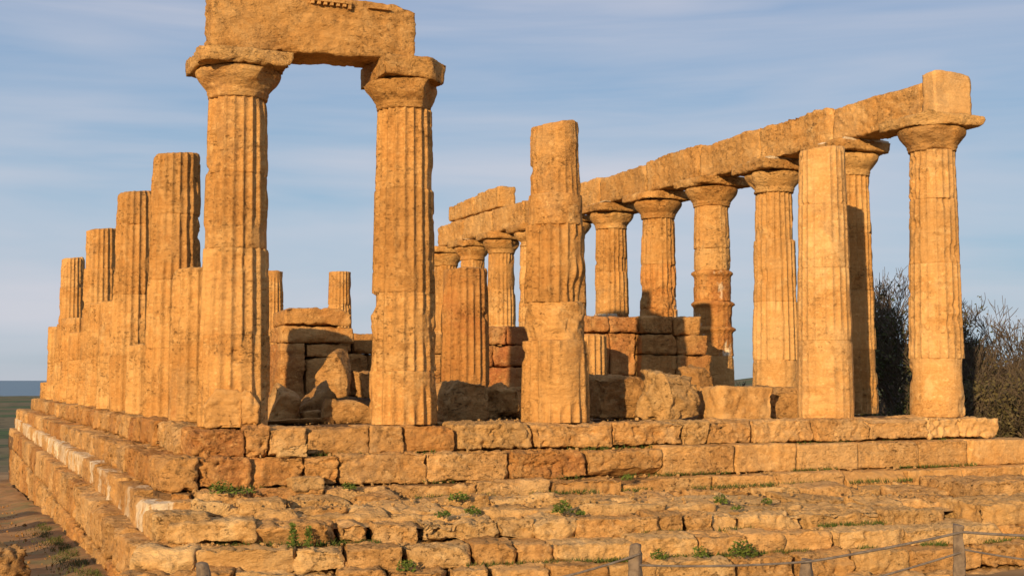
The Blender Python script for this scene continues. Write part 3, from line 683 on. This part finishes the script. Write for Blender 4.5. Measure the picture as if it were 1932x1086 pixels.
# right wall end: stepped blocks, with a fire reddened bay
rw = wall_thing('stepped wall end of big blocks right of the low fluted stump', [(1.92, 2.38, [11.3, 12.2, 13.0], 0), (1.42, 1.92, [11.3, 12.3, 13.25], 0), (.2, 1.42, [11.3, 12.3, 13.33], 0)], 6.0, 1.1, 401, (12.2, 6.5, .2), ('wall',))
rw2 = wall_thing('fire reddened wall bay between the low fluted stump and the stepped wall end', [(1.95, 2.36, [9.9, 10.5, 11.28], .12), (.9, 1.95, [9.9, 10.55, 11.28], .22), (.2, .9, [10.0, 10.6, 11.28], .5)], 6.0, .9, 402, (10.6, 6.5, .2), ('wall_red',))
lw = empty('ruined_wall', (3.3, 7, .2)); tag(lw, 'wall end with a rounded top block, between the two tall front columns', 'ruined wall', 'remains of the inner walls')
for k, (x0, x1, z0, z1, yo, mt, chips) in enumerate(((2.40, 2.98, .2, 1.62, 0, 'wall', ()), (2.99, 4.0, .2, 1.30, .05, 'wall', ()), (2.42, 4.12, 1.63, 2.02, 0, 'wall', (((1, 0, -1.2), .75),)), (2.5, 4.05, 2.03, 2.42, .02, 'wall', (((1, 0, 2.0), .40), ((-1, 0, 2.4), .40))), (3.0, 4.0, 1.31, 1.62, .04, 'wall', ()))):
    stone_block('stone_block', ((x0+x1)/2, 6.55+yo+.6, (z0+z1)/2), (x1-x0-.01, 1.2, z1-z0-.006), M[mt], lw, sp=.06, rnd=.06, amp=.035, jit=.015, seed=420+k, chips=chips)
stone_block('wall_fill', (3.28, 7.35, .95), (1.3, .5, 1.5), M['core'], lw, sp=.12, rnd=.05, amp=.03, seed=433)
# long left wall going back, cross wall behind
cw = wall_thing('long dark cross wall behind the wall end with the rounded top', [(1.45, 1.98, [3.9, 5.0, 6.2, 7.4], 0), (.9, 1.45, [4.1, 5.4, 6.6, 7.4], 0), (.2, .9, [4.1, 5.0, 6.3, 7.4], 0)], 9.6, .9, 405, (5.6, 10, .2), ('wall',))
cw2 = wall_thing('pale and reddened cross wall left of the headless front column', [(1.75, 2.28, [8.4, 9.9, 11.4], 0), (1.15, 1.75, [8.2, 9.5, 11.3], 0), (.2, 1.15, [8.3, 9.2, 10.4, 11.4], 0)], 11.2, .9, 406, (9.4, 11.6, .2), ('wall_red',))

# ------------------------------------------------------------------ fallen stones
def boulder(px, dep, zb, size, label, seed, rotz=0., tilt=(0, 0), mat='rock', rnd=.18, amp=.09, chips=(), group='fallen stones inside the temple', py=780, cat='fallen stone', nchip=3, name='fallen_block', sp=.055):
    d = _fw+_rt*(px-966)/FPX+_up*(543-py)/FPX
    p = _C+d*dep
    o = stone_block(name, (p[0], p[1], zb+size[2]/2), size, M[mat], None, rotz=rotz, tilt=tilt, sp=sp, rnd=rnd, amp=amp, jit=.08, seed=seed, chips=chips, nchip=nchip, chipsize=.2)
    recentre(o); return tag(o, label, cat, group)
boulder(632, 28.6, .42, (.62, .55, 1.0), 'pointed upright stone in front of the rounded wall end', 501, rotz=-.55, tilt=(.05, .03), chips=(((-1, -.1, .62), .30), ((1, -.2, .55), .30), ((.75, -1, .1), .30)), nchip=0, rnd=.04, amp=.04)
boulder(583, 26.75, .10, (1.0, .5, .34), 'tilted flat slab leaning among the fallen stones between the tall front columns', 502, rotz=-.25, tilt=(.25, -.5), rnd=.06, amp=.05, nchip=1)
boulder(662, 25.4, -.02, (1.05, .55, .46), 'low oblong block beside the foot of the second tall column', 503, rotz=-.15, tilt=(.0, -.08), rnd=.06, amp=.04, nchip=1)
boulder(588, 25.6, -.02, (.42, .32, .20), 'small squared stone on the floor between the tall front columns', 504, rotz=.1, rnd=.04, amp=.03, nchip=0)
boulder(528, 25.5, -.02, (.62, .7, .62), 'dark sloping stone right behind the corner column', 505, rotz=-.2, tilt=(.2, .35), rnd=.1, amp=.06, nchip=1)
boulder(690, 29.0, .4, (.6, .6, .6), 'shadowed stone behind the foot of the second tall column', 506, rotz=.4)
boulder(560, 25.0, -.04, (1.3, .7, .12), 'thin flat slab lying on the floor behind the top step', 507, rotz=-.1, rnd=.04, amp=.03, nchip=1)
boulder(868, 27.35, -.02, (1.0, .9, .80), 'squared block with one sunlit end right of the second tall column', 511, rotz=.15, rnd=.10, amp=.05, nchip=1)
boulder(945, 28.6, .0, (1.1, .9, .62), 'low shadowed stone left of the headless front column', 512, rotz=-.3, rnd=.12)
boulder(1168, 28.1, -.02, (1.35, .9, .88), 'big squared shadowed block right of the headless front column', 513, rotz=.05, rnd=.10, amp=.06, nchip=1)
boulder(1262, 27.0, -.05, (1.12, .95, .98), 'round pitted boulder on the top step', 514, rotz=.3, tilt=(.1, .1), rnd=.26, amp=.075, nchip=4, mat='slab')
boulder(1318, 29.0, .25, (.62, .7, .85), 'knobbly stone wedged behind the round pitted boulder', 515, rotz=.5, rnd=.2, amp=.12)
boulder(1386, 27.6, -.04, (1.36, .9, .66), 'long low block on the top step right of the round boulder', 516, rotz=.06, rnd=.05, amp=.04, nchip=1, mat='col_pale', chips=(((-1, 0, .6), .72),))
boulder(1472, 28.6, -.02, (.85, .7, .66), 'split low block just left of the smooth headless column', 517, rotz=-.1, rnd=.06, amp=.05, nchip=1)
boulder(1190, 29.5, .35, (.8, .6, .5), 'dark broken stone in front of the fire reddened wall bay', 518, rotz=.3)
def small_stone(c, size, label, seed, mat='slab', rotz=0., grp='loose stones on the steps'):
    o = stone_block('loose_stone', (c[0], c[1], c[2]+size[2]/2), size, M[mat], None, rotz=rotz, sp=.04, rnd=.05, amp=.04, jit=.04, seed=seed, nchip=1, chipsize=.06)
    recentre(o); tag(o, label, 'stone', grp)
small_stone((.74, -1.19, -.47), (.50, .28, .22), 'pale squared stone set against the top step, below the gap between the tall columns', 601)
small_stone((.86, -1.66, -.97), (.58, .34, .20), 'pale flat stone lying on the third step', 602, rotz=.1)
small_stone((-.85, -2.6, -1.22), (.45, .50, .2), 'pale loose slab on the landing near its left corner', 603, rotz=.1)
small_stone((-.1, -2.7, -1.22), (.7, .5, .2), 'flat slab beside the loose slab on the landing', 604, rotz=-.05)
small_stone((15.6, -3.2, -1.2), (1.0, .8, .4), 'dark reddish block at the right end of the landing', 605, mat='step_red')

# ------------------------------------------------------------------ ground, sea, far fields
def terrain_z(x, y):
    d = np.hypot(x-CAM[0], y-CAM[1])
    near = np.interp(y, [-60, -23, -12, -5.5, 0, 30, 60], [-.5, -.85, -1.55, -2.35, -2.42, -3.35, -3.8])
    far = np.interp(d, [0, 70, 130, 300, 700, 1500, 3500, 5600, 7000], [-3.8, -3.8, -12, -33, -41, -49, -57, -60.5, -75])
    w = sstep(55, 95, d)
    return near*(1-w)+far*w
rr = np.concatenate([np.linspace(1.0, 60, 90), np.geomspace(62, 9000, 70)]); nt_ = 220
aa = np.linspace(0, 2*PI, nt_, endpoint=False)
RR, AA = np.meshgrid(rr, aa, indexing='ij')
gx = CAM[0]+RR*np.sin(AA); gy = CAM[1]+RR*np.cos(AA)
z = terrain_z(gx.ravel(), gy.ravel()); Pt = np.stack([gx.ravel(), gy.ravel(), z], 1)
d = RR.ravel()
Pt[:, 2] += np.where(d < 60, .10, 0)*fbm(Pt*np.array([1, 1, 0]), .5, 3, 3)+np.where(d < 60, .03, 0)*fbm(Pt*np.array([1, 1, 0]), 2.0, 3, 5)
far_amp = np.interp(d, [80, 300, 1500, 5000], [0, 3, 7, 3])
Pt[:, 2] += far_amp*fbm(Pt*np.array([1, 1, 0]), .004, 4, 8)
# inland hills to the right of the temple
brg = np.degrees(np.arctan2(Pt[:, 0]-CAM[0], Pt[:, 1]-CAM[1]))
hill = sstep(24, 40, brg)*(1-sstep(110, 150, brg))
Pt[:, 2] += hill*np.interp(d, [400, 1500, 3000, 4500, 9000], [0, 14, 45, 95, 120])*(1+.35*fbm(Pt*np.array([1, 1, 0]), .0016, 4, 6))
n_ = len(rr)
i0 = (np.arange(n_-1)[:, None]*nt_+np.arange(nt_)[None, :]).ravel(); i1 = (np.arange(n_-1)[:, None]*nt_+(np.arange(nt_)[None, :]+1) % nt_).ravel()
Vt = np.concatenate([Pt, [[CAM[0], CAM[1], -.85]]])
Fg = [np.stack([i0, i0+nt_, i1+nt_, i1], 1), np.stack([np.arange(nt_), (np.arange(nt_)+1) % nt_, np.full(nt_, len(Pt))], 1)[:, ::-1][:, [0, 1, 2]]]
m, nt, b = new_mat('ground_fields'); q = NG(nt)
c = q.mix(q.ramp(q.noise(q.pos(), .35, 6, .6), .4, .6), (.36, .225, .10), (.25, .15, .065))
gsp = q.noise(q.pos((1, 1, 1), (3, 8, 1)), .8, 6, .7)
c = q.mix(q.ramp(gsp, .56, .66, 0, .8), c, (.075, .10, .025))
fld = q.noise(q.pos((1, 1, 0)), .0045, 5, .6, .6)
f1 = q.mix(q.ramp(fld, .42, .52), (.065, .10, .030), (.16, .125, .06))
f2 = q.noise(q.pos((1, 1, 0), (40, 10, 0)), .035, 5, .65)
f1 = q.mix(q.ramp(f2, .48, .62, 0, .7), f1, (.022, .036, .016))
cd = nt.nodes.new('ShaderNodeVectorMath'); cd.operation = 'DISTANCE'; cd.inputs[1].default_value = CAM
nt.links.new(q.geo.outputs['Position'], cd.inputs[0])
c = q.mix(q.ramp(cd.outputs['Value'], 60, 110), c, f1)
nt.links.new(c, b.inputs['Base Color'])
nt.links.new(q.bump(q.noise(q.pos(), 7, 6, .7), .5, .05), b.inputs['Normal'])
tag(mesh_obj('ground', Vt, Fg, m), kind='structure')
# sea
m, nt, b = new_mat('sea_water'); q = NG(nt)
b.inputs['Base Color'].default_value = (.030, .085, .12, 1); b.inputs['Roughness'].default_value = .35; b.inputs['Specular IOR Level'].default_value = .4
nt.links.new(q.bump(q.noise(q.pos((1, 1, 0)), .02, 4, .6), .6, 8.0), b.inputs['Normal'])
S = 150000
tag(mesh_obj('sea', [[-S, -S, -62], [S, -S, -62], [S, S, -62], [-S, S, -62]], np.array([[0, 1, 2, 3]]), m), kind='structure')
# earth path on the left with its own surface
nx, ny = 60, 120
gx, gy = np.meshgrid(np.linspace(-7.5, -1.9, nx), np.linspace(-8, 34, ny))
Pp = np.stack([gx.ravel(), gy.ravel(), np.zeros(nx*ny)], 1)
Pp[:, 2] = np.interp(Pp[:, 1], [-8, -5.5, 0, 30, 40], [-2.05, -2.30, -2.36, -3.27, -3.5])+.05*fbm(Pp, .9, 4, 2)+.10*sstep(-2.9, -2.1, Pp[:, 0])*(1+fbm(Pp, 1.5, 3, 4))
ii = (np.arange(ny-1)[:, None]*nx+np.arange(nx-1)[None, :]).ravel()
tag(mesh_obj('path', Pp, np.stack([ii, ii+1, ii+nx+1, ii+nx], 1), M['path']), kind='structure')

# stones beside the path: one shows, the unseen others are added to throw shadow stripes
def path_stone(c, size, seed, label):
    o = stone_block('path_boulder', (c[0], c[1], c[2]+size[2]/2), size, M['rock'], None, rotz=seed*.7, sp=.05, rnd=min(size)*.35, amp=.09, jit=.08, seed=seed, nchip=2, chipsize=.12)
    recentre(o); tag(o, label, 'boulder', 'boulders lining the path')
path_stone((-3.85, -.6, -2.45), (.85, .9, .72), 701, 'rounded grey boulder at the bottom left corner beside the path')
for k, (x, y) in enumerate(((-4.6, -1.0), (-4.5, 2.0), (-4.6, 5.0), (-4.7, 8.6), (-4.8, 12.6))):
    path_stone((x, y, -2.5-.03*y), (.95, .85, .95), 710+k, 'unseen upright boulder added beyond the frame to throw a shadow stripe across the path')

# ------------------------------------------------------------------ rope fence in the foreground
def tube(pts, rad, n=6):
    pts = np.array(pts, float); V = []; F = []
    rad = np.broadcast_to(np.array(rad, float), (len(pts),))
    for k, p in enumerate(pts):
        t = pts[min(k+1, len(pts)-1)]-pts[max(k-1, 0)]; t /= np.linalg.norm(t)+1e-9
        a = np.cross(t, [0, 0, 1.]); 
        if np.linalg.norm(a) < .05: a = np.cross(t, [1., 0, 0])
        a /= np.linalg.norm(a); b2 = np.cross(t, a)
        for s in range(n):
            ang = 2*PI*s/n; V.append(p+rad[k]*(math.cos(ang)*a+math.sin(ang)*b2))
    for k in range(len(pts)-1):
        for s in range(n): F.append([k*n+s, k*n+(s+1) % n, (k+1)*n+(s+1) % n, (k+1)*n+s])
    return np.array(V), np.array(F)
def join(lst):
    Vs, Fs, n = [], [], 0
    for V, F in lst:
        Vs.append(V); Fs.append(F+n); n += len(V)
    return np.concatenate(Vs), np.concatenate(Fs)
fence = empty('rope_fence', (1, -13.2, -1.7)); tag(fence, 'low visitor fence of weathered wooden posts strung with steel cables in the foreground', 'fence')
posts = [(-2.62, -11.82, -.71), (.63, -13.23, -.55), (1.91, -13.78, -.66), (3.05, -14.29, -.39), (4.6, -15.0, -.45), (-5.2, -10.7, -.8)]
for k, (x, y, zt) in enumerate(posts):
    stone_block('post', (x, y, zt-.55), (.098, .105, 1.1), M['post'], fence, rotz=.4+.15*k, tilt=(.015*(k-2), .03*((k % 3)-1)), sp=.022, rnd=.015, amp=.012, jit=.008, seed=760+k, bed=0)
def cable(a, b, sag, rad=.011):
    t = np.linspace(0, 1, 15)[:, None]; p = np.array(a)*(1-t)+np.array(b)*t; p[:, 2] -= sag*4*(t[:, 0]*(1-t[:, 0])); return tube(p, rad)
def pp(k, dz): return (posts[k][0], posts[k][1]-.055, posts[k][2]+dz)
for (a, da, b2, db, sg, rd) in ((3, -.06, 2, -.03, .01, .011), (3, -.06, 4, -.01, .03, .012), (3, -.20, 4, -.30, .04, .009), (3, -.22, 2, -.30, .01, .009), (2, -.03, 1, -.17, .02, .010), (1, -.08, 0, -.11, .26, .010), (1, -.30, 0, -.35, .2, .010), (0, -.10, 5, -.06, .06, .010)):
    V, F = cable(pp(a, da), pp(b2, db), sg, rd); mesh_obj('cable', V, F, M['cable'], fence)

# ------------------------------------------------------------------ weeds
def weed(c, h, w, n, seed, label, tall=False):
    rs = np.random.RandomState(seed); V, F = [], []
    for k in range(n):
        a = rs.uniform(0, 2*PI); rr_ = w*math.sqrt(rs.uniform(0, 1)); zz_ = h*rs.uniform(.05, 1)*(1-.5*(rr_/w)**2)
        if tall: zz_ = h*rs.uniform(.05, 1); rr_ *= (1-.6*zz_/h)
        p = np.array([c[0]+rr_*math.cos(a), c[1]+rr_*math.sin(a)*.7, c[2]+zz_])
        s = rs.uniform(.018, .040); d1 = rs.normal(size=3); d1[2] = abs(d1[2])*.6; d1 /= np.linalg.norm(d1); d2 = np.cross(d1, rs.normal(size=3)); d2 /= np.linalg.norm(d2)
        n0 = len(V); V += [p-d1*s, p+d2*s*.45, p+d1*s*1.2, p-d2*s*.45]; F.append([n0, n0+1, n0+2, n0+3])
    L = [(np.array(V), np.array(F))]
    for k in range(max(3, n//14)):
        a = rs.uniform(0, 2*PI); e = np.array([c[0]+w*.7*math.cos(a), c[1]+w*.5*math.sin(a), c[2]+h*rs.uniform(.5, .95)])
        L.append(tube([c, (np.array(c)*.6+e*.4)+[0, 0, h*.1], e], [.006, .005, .002], 4))
    V, F = join(L); o = mesh_obj('weed', V, F, M['leaf'], None, smooth=False)
    V2 = o.data; recentre(o); tag(o, label, 'weed', 'green weeds growing on the steps')
weed((-.55, -2.0, -.97), .22, .20, 170, 801, 'round green weed at the foot of the second step, near the left corner')
weed((-.25, -2.0, -.97), .08, .22, 60, 818, 'low weed beside the round weed at the left corner of the second step')
weed((-.05, -4.52, -1.55), .34, .10, 130, 802, 'tall upright weed before the front slabs, left of centre', True)
weed((.16, -4.55, -1.55), .30, .09, 110, 819, 'second upright weed, right beside the tall upright weed', True)
weed((1.50, -1.95, -.97), .13, .13, 70, 803, 'small weed beside the pale flat stone on the third step')
weed((3.1, -2.75, -1.15), .16, .17, 120, 804, 'green weed at the back of the landing, below the second tall column')
weed((2.85, -4.0, -1.24), .13, .13, 100, 805, 'green weed on the landing slabs, right of its small neighbour')
weed((2.35, -4.05, -1.25), .09, .13, 70, 806, 'small green weed on the landing slabs, leftmost of the landing weeds')
weed((4.16, -4.4, -1.24), .20, .17, 150, 807, 'bushy green weed in the middle of the landing')
weed((4.45, -4.45, -1.27), .09, .07, 40, 808, 'tiny weed right of the bushy weed in the middle of the landing')
weed((6.55, -2.05, -.97), .12, .11, 60, 809, 'small weed on the third step right of centre')
weed((7.3, -3.9, -1.25), .18, .11, 90, 810, 'green weed on the right half of the landing')
weed((8.2, -3.9, -1.28), .10, .10, 50, 811, 'small weed at the right of the landing')
weed((7.3, -4.4, -1.30), .07, .12, 40, 812, 'flat weed near the slab edge, right half')
weed((6.35, -6.0, -1.82), .26, .24, 230, 813, 'bushy weed low on the steps between the two right fence posts')
weed((5.0, -5.9, -1.80), .16, .13, 80, 814, 'weed low on the steps left of the middle fence post')
weed((5.65, -5.95, -1.80), .18, .13, 80, 815, 'weed low on the steps, just left of the bushy low weed')
weed((15.6, -1.95, -1.40), .26, .07, 50, 816, 'thin upright weed at the right end of the third step', True)
weed((1.35, -5.3, -1.84), .18, .14, 90, 817, 'weed on the lowest visible step, left of centre')
# grass in the joints: nobody could count it
def blades(name, label, pts, mat, seed, h=(.03, .09), wd=.006):
    rs = np.random.RandomState(seed); V = []; F = []
    for p in pts:
        a = rs.uniform(0, 2*PI); l = rs.uniform(*h); tip = np.array([rs.normal()*.5*l, rs.normal()*.5*l, l]); s = np.array([math.cos(a), math.sin(a), 0])*wd*rs.uniform(.6, 1.6)
        n0 = len(V); V += [p-s, p+s, p+tip*.6+s*.6, p+tip]; F.append([n0, n0+1, n0+2, n0+3])
    tag(mesh_obj(name, np.array(V), np.array(F), mat, None, smooth=False), label, 'grass', kind='stuff')
rs = np.random.RandomState(5); pts = []
def joint_line(fy, fz, x0, x1, n, thr, sd):
    for k in range(n):
        x = rs.uniform(x0, x1)
        if vnoise(np.array([[x*1.6, sd*5.3, .5]]))[0] < thr: continue
        pts.append(np.array([x, fy(x)+rs.normal()*.025, fz(x)+rs.uniform(-.02, .02)]))
joint_line(lambda x: -1.02, lambda x: -.48, 0, 15, 1300, .15, 1)
joint_line(lambda x: -1.47, lambda x: -.96, -1, 15, 1500, .1, 2)
joint_line(lambda x: -1.95, lambda x: -1.17, 0, 14, 2200, .0, 3)
joint_line(lambda x: ey(x)-.03, lambda x: -1.57, -1, 10, 2200, .05, 4)
joint_line(lambda x: e5y(x)-.04, lambda x: -1.84, -1.5, 12, 2600, .0, 5)
blades('joint_grass', 'short green grass growing in the joints of the steps', pts, M['moss'], 3)
pts = []
for k in range(4200):
    y = rs.uniform(-6, 12); x = -2.22-abs(rs.normal())*.26
    if vnoise(np.array([[x*2.3, y*1.6, 2.]]))[0]+.5*vnoise(np.array([[x*6, y*5, 4.]]))[0] < .05: continue
    pts.append(np.array([x, y, float(np.interp(y, [-8, -5.5, 0, 30], [-2.05, -2.30, -2.36, -3.27]))+.08]))
blades('path_grass', 'thin green grass along the foot of the platform wall beside the path', pts, M['drygrass'], 4, h=(.03, .10))

# ------------------------------------------------------------------ trees
def tree(px, dep, height, spread, seed, label, leaves=2500, bush=False, lean=0., trunk_r=.16, twigs=1.0, leafmat='foliage', zbase=None, leaf_low=.65):
    rnd_ = random.Random(seed); rs = np.random.RandomState(seed)
    d = _fw+_rt*(px-966)/FPX; p = _C+d*dep; zb = float(terrain_z(p[0], p[1])) if zbase is None else zbase
    base = Vector((p[0], p[1], zb)); T, W = [], []; tips = []
    def grow(a, direc, ln, rad, lvl):
        steps = 3 if lvl < 3 else 2
        pts_ = [a]; dd = direc.copy()
        for s in range(steps):
            dd = (dd+Vector((rnd_.gauss(0, .16), rnd_.gauss(0, .16), rnd_.gauss(.05, .10)))).normalized()
            pts_.append(pts_[-1]+dd*(ln/steps))
        rad = max(rad, .011); rads = np.linspace(rad, max(rad*.62, .008), len(pts_))
        (T if lvl < 2 else W).append(tube([tuple(v) for v in pts_], rads, 7 if lvl < 2 else 3))
        if lvl >= 3: tips.extend(pts_[1:])
        if lvl >= 5: return
        nchild = (6, 5, 4, 4, 4)[lvl]
        if lvl >= 2: nchild = max(2, int(round(nchild*twigs)))
        for k in range(nchild):
            t = rnd_.uniform(.35, 1.0) if k else 1.0
            idx = min(int(t*steps), steps-1); fr = t*steps-idx; o_ = pts_[idx].lerp(pts_[idx+1], fr)
            ax = Vector((rnd_.gauss(0, 1), rnd_.gauss(0, 1), rnd_.gauss(.25, .5))).normalized()
            nd = (dd*(1.0 if lvl else .7)+ax*rnd_.uniform(.5, 1.0)*spread).normalized()
            if nd.z < -.1: nd.z = .1
            grow(o_, nd, ln*rnd_.uniform(.58, .80), rads[min(idx+1, steps)]*rnd_.uniform(.50, .72), lvl+1)
    L0 = height*(.16 if bush else .30)
    if bush:
        for k in range(4): grow(base+Vector((rnd_.uniform(-.5, .5), rnd_.uniform(-.5, .5), 0)), Vector((rnd_.gauss(0, .4), rnd_.gauss(0, .4), 1)).normalized(), height*.24, trunk_r*.6, 1)
    else: grow(base, Vector((lean, 0, 1)).normalized(), L0, trunk_r, 0)
    e = empty('bare_tree' if not bush else 'bush', tuple(base)); tag(e, label, 'tree' if not bush else 'bush', 'trees and bushes right of the temple')
    if T: V, F = join(T); mesh_obj('trunk', V, F, M['bark'], e)
    V, F = join(W); mesh_obj('twigs', V, F, M['twig'], e)
    if leaves:
        tp = np.array([tuple(v) for v in tips]); tp = tp[tp[:, 2] > zb+.2]
        zr = (tp[:, 2]-zb)/max(.1, (tp[:, 2].max()-zb)); pr = np.clip(1.25-zr/leaf_low*.9, .03, 1); pr /= pr.sum()
        keep = vnoise(tp*1.5+seed)+.35*vnoise(tp*4+seed) > .02; pr = pr*np.where(keep, 1, .10); pr /= pr.sum()
        sel = tp[rs.choice(len(tp), leaves, p=pr)]+rs.normal(size=(leaves, 3))*.11
        s = rs.uniform(.035, .085, (leaves, 1)); d1 = rs.normal(size=(leaves, 3)); d1 /= np.linalg.norm(d1, axis=1, keepdims=True)
        d2 = np.cross(d1, rs.normal(size=(leaves, 3))); d2 /= np.linalg.norm(d2, axis=1, keepdims=True)
        V = np.stack([sel-d1*s, sel+d2*s*.5, sel+d1*s, sel-d2*s*.5], 1).reshape(-1, 3)
        mesh_obj('crown', V, np.arange(len(V)).reshape(-1, 4), M[leafmat], e, smooth=False)
    return e
tree(1685, 44, 8.9, .85, 41, 'dark bare branched tree seen between the smooth headless column and the right corner column', leaves=4500)
tree(1650, 50, 10.2, .85, 42, 'dark tall tree right behind the shadowed flank column', leaves=4000)
tree(1872, 46, 7.6, .9, 43, 'tall bare twiggy tree just right of the right corner column', leaves=2600, leafmat='foliage2', leaf_low=.5)
tree(1935, 44, 6.8, .9, 44, 'bare twiggy tree at the right edge of the photo', leaves=2600, leafmat='foliage2', leaf_low=.5)
tree(1805, 50, 8.0, .9, 48, 'bare tree behind the right corner column', leaves=3500, leafmat='foliage', leaf_low=.6)
tree(1405, 66, 5.4, .9, 45, 'small dark tree in the gap right of the ringed column', leaves=7000)
tree(1852, 40, 6.0, 1.1, 46, 'dense brown green bush beside the right end of the steps', leaves=5500, bush=True, leafmat='foliage2', leaf_low=1.2)
tree(1930, 39, 6.2, 1.1, 47, 'dense bush at the right edge beside the steps', leaves=5500, bush=True, leafmat='foliage2', leaf_low=1.2)
tree(1700, 41, 5.2, 1.0, 49, 'dark low bush behind the top step between the right hand columns', leaves=4500, bush=True, leaf_low=1.2)
# crumbs of stone lying on the floor, the landing and the path: nobody could count them
def crumbs(name, label, cs, mat, seed, smin=.008, smax=.032):
    rs = np.random.RandomState(seed); V = []; F = []
    U, Fb = box_grid(np.array([1, 1, 1.]), .7)
    U = U/np.linalg.norm(U, axis=1, keepdims=True)
    for c in cs:
        sz = smin+(smax-smin)*rs.rand()**3; k = rs.uniform(.6, 1.3, 3)*sz; a = rs.uniform(0, 6.28)
        P = U*k*(1+.35*rs.uniform(-1, 1, (len(U), 1))); P = np.stack([P[:, 0]*math.cos(a)-P[:, 1]*math.sin(a), P[:, 0]*math.sin(a)+P[:, 1]*math.cos(a), P[:, 2]], 1)
        F.append(Fb+len(V)*len(U)); V.append(P+c+np.array([0, 0, sz*.4]))
    tag(mesh_obj(name, np.concatenate(V), np.concatenate(F), mat, None, smooth=False), label, 'rubble', kind='stuff')
rs = np.random.RandomState(12); cs = []
for k in range(500):
    x = rs.uniform(-1.2, 12); y = rs.uniform(-2.0, ey(x)+.9); cs.append(np.array([x, y, -1.06-.03*(-y-1.9)-.010*x]))
for k in range(110):
    x = rs.uniform(-1, 15); cs.append(np.array([x, -1.06-abs(rs.normal())*.10, -.47]))
for k in range(110):
    x = rs.uniform(-1, 15); cs.append(np.array([x, -1.50-abs(rs.normal())*.10, -.95]))
for k in range(140):
    x = rs.uniform(-1.5, 12); cs.append(np.array([x, ey(x)-.05-abs(rs.normal())*.12, ez(x)-.31]))
for k in range(500):
    x = rs.uniform(.2, 13); y = rs.uniform(.2, 4.5); cs.append(np.array([x, y, 0.0]))
crumbs('stone_rubble', 'crumbs of broken stone scattered over the steps and the temple floor', cs, M['slab'], 5)
cs = []
for k in range(260):
    y = rs.uniform(-5, 20); x = rs.uniform(-3.6, -2.2); cs.append(np.array([x, y, float(np.interp(y, [-8, -5.5, 0, 30], [-2.05, -2.30, -2.36, -3.27]))+.03]))
crumbs('path_gravel', 'small pale stones scattered on the earth path', cs, M['rock'], 6, .010, .035)
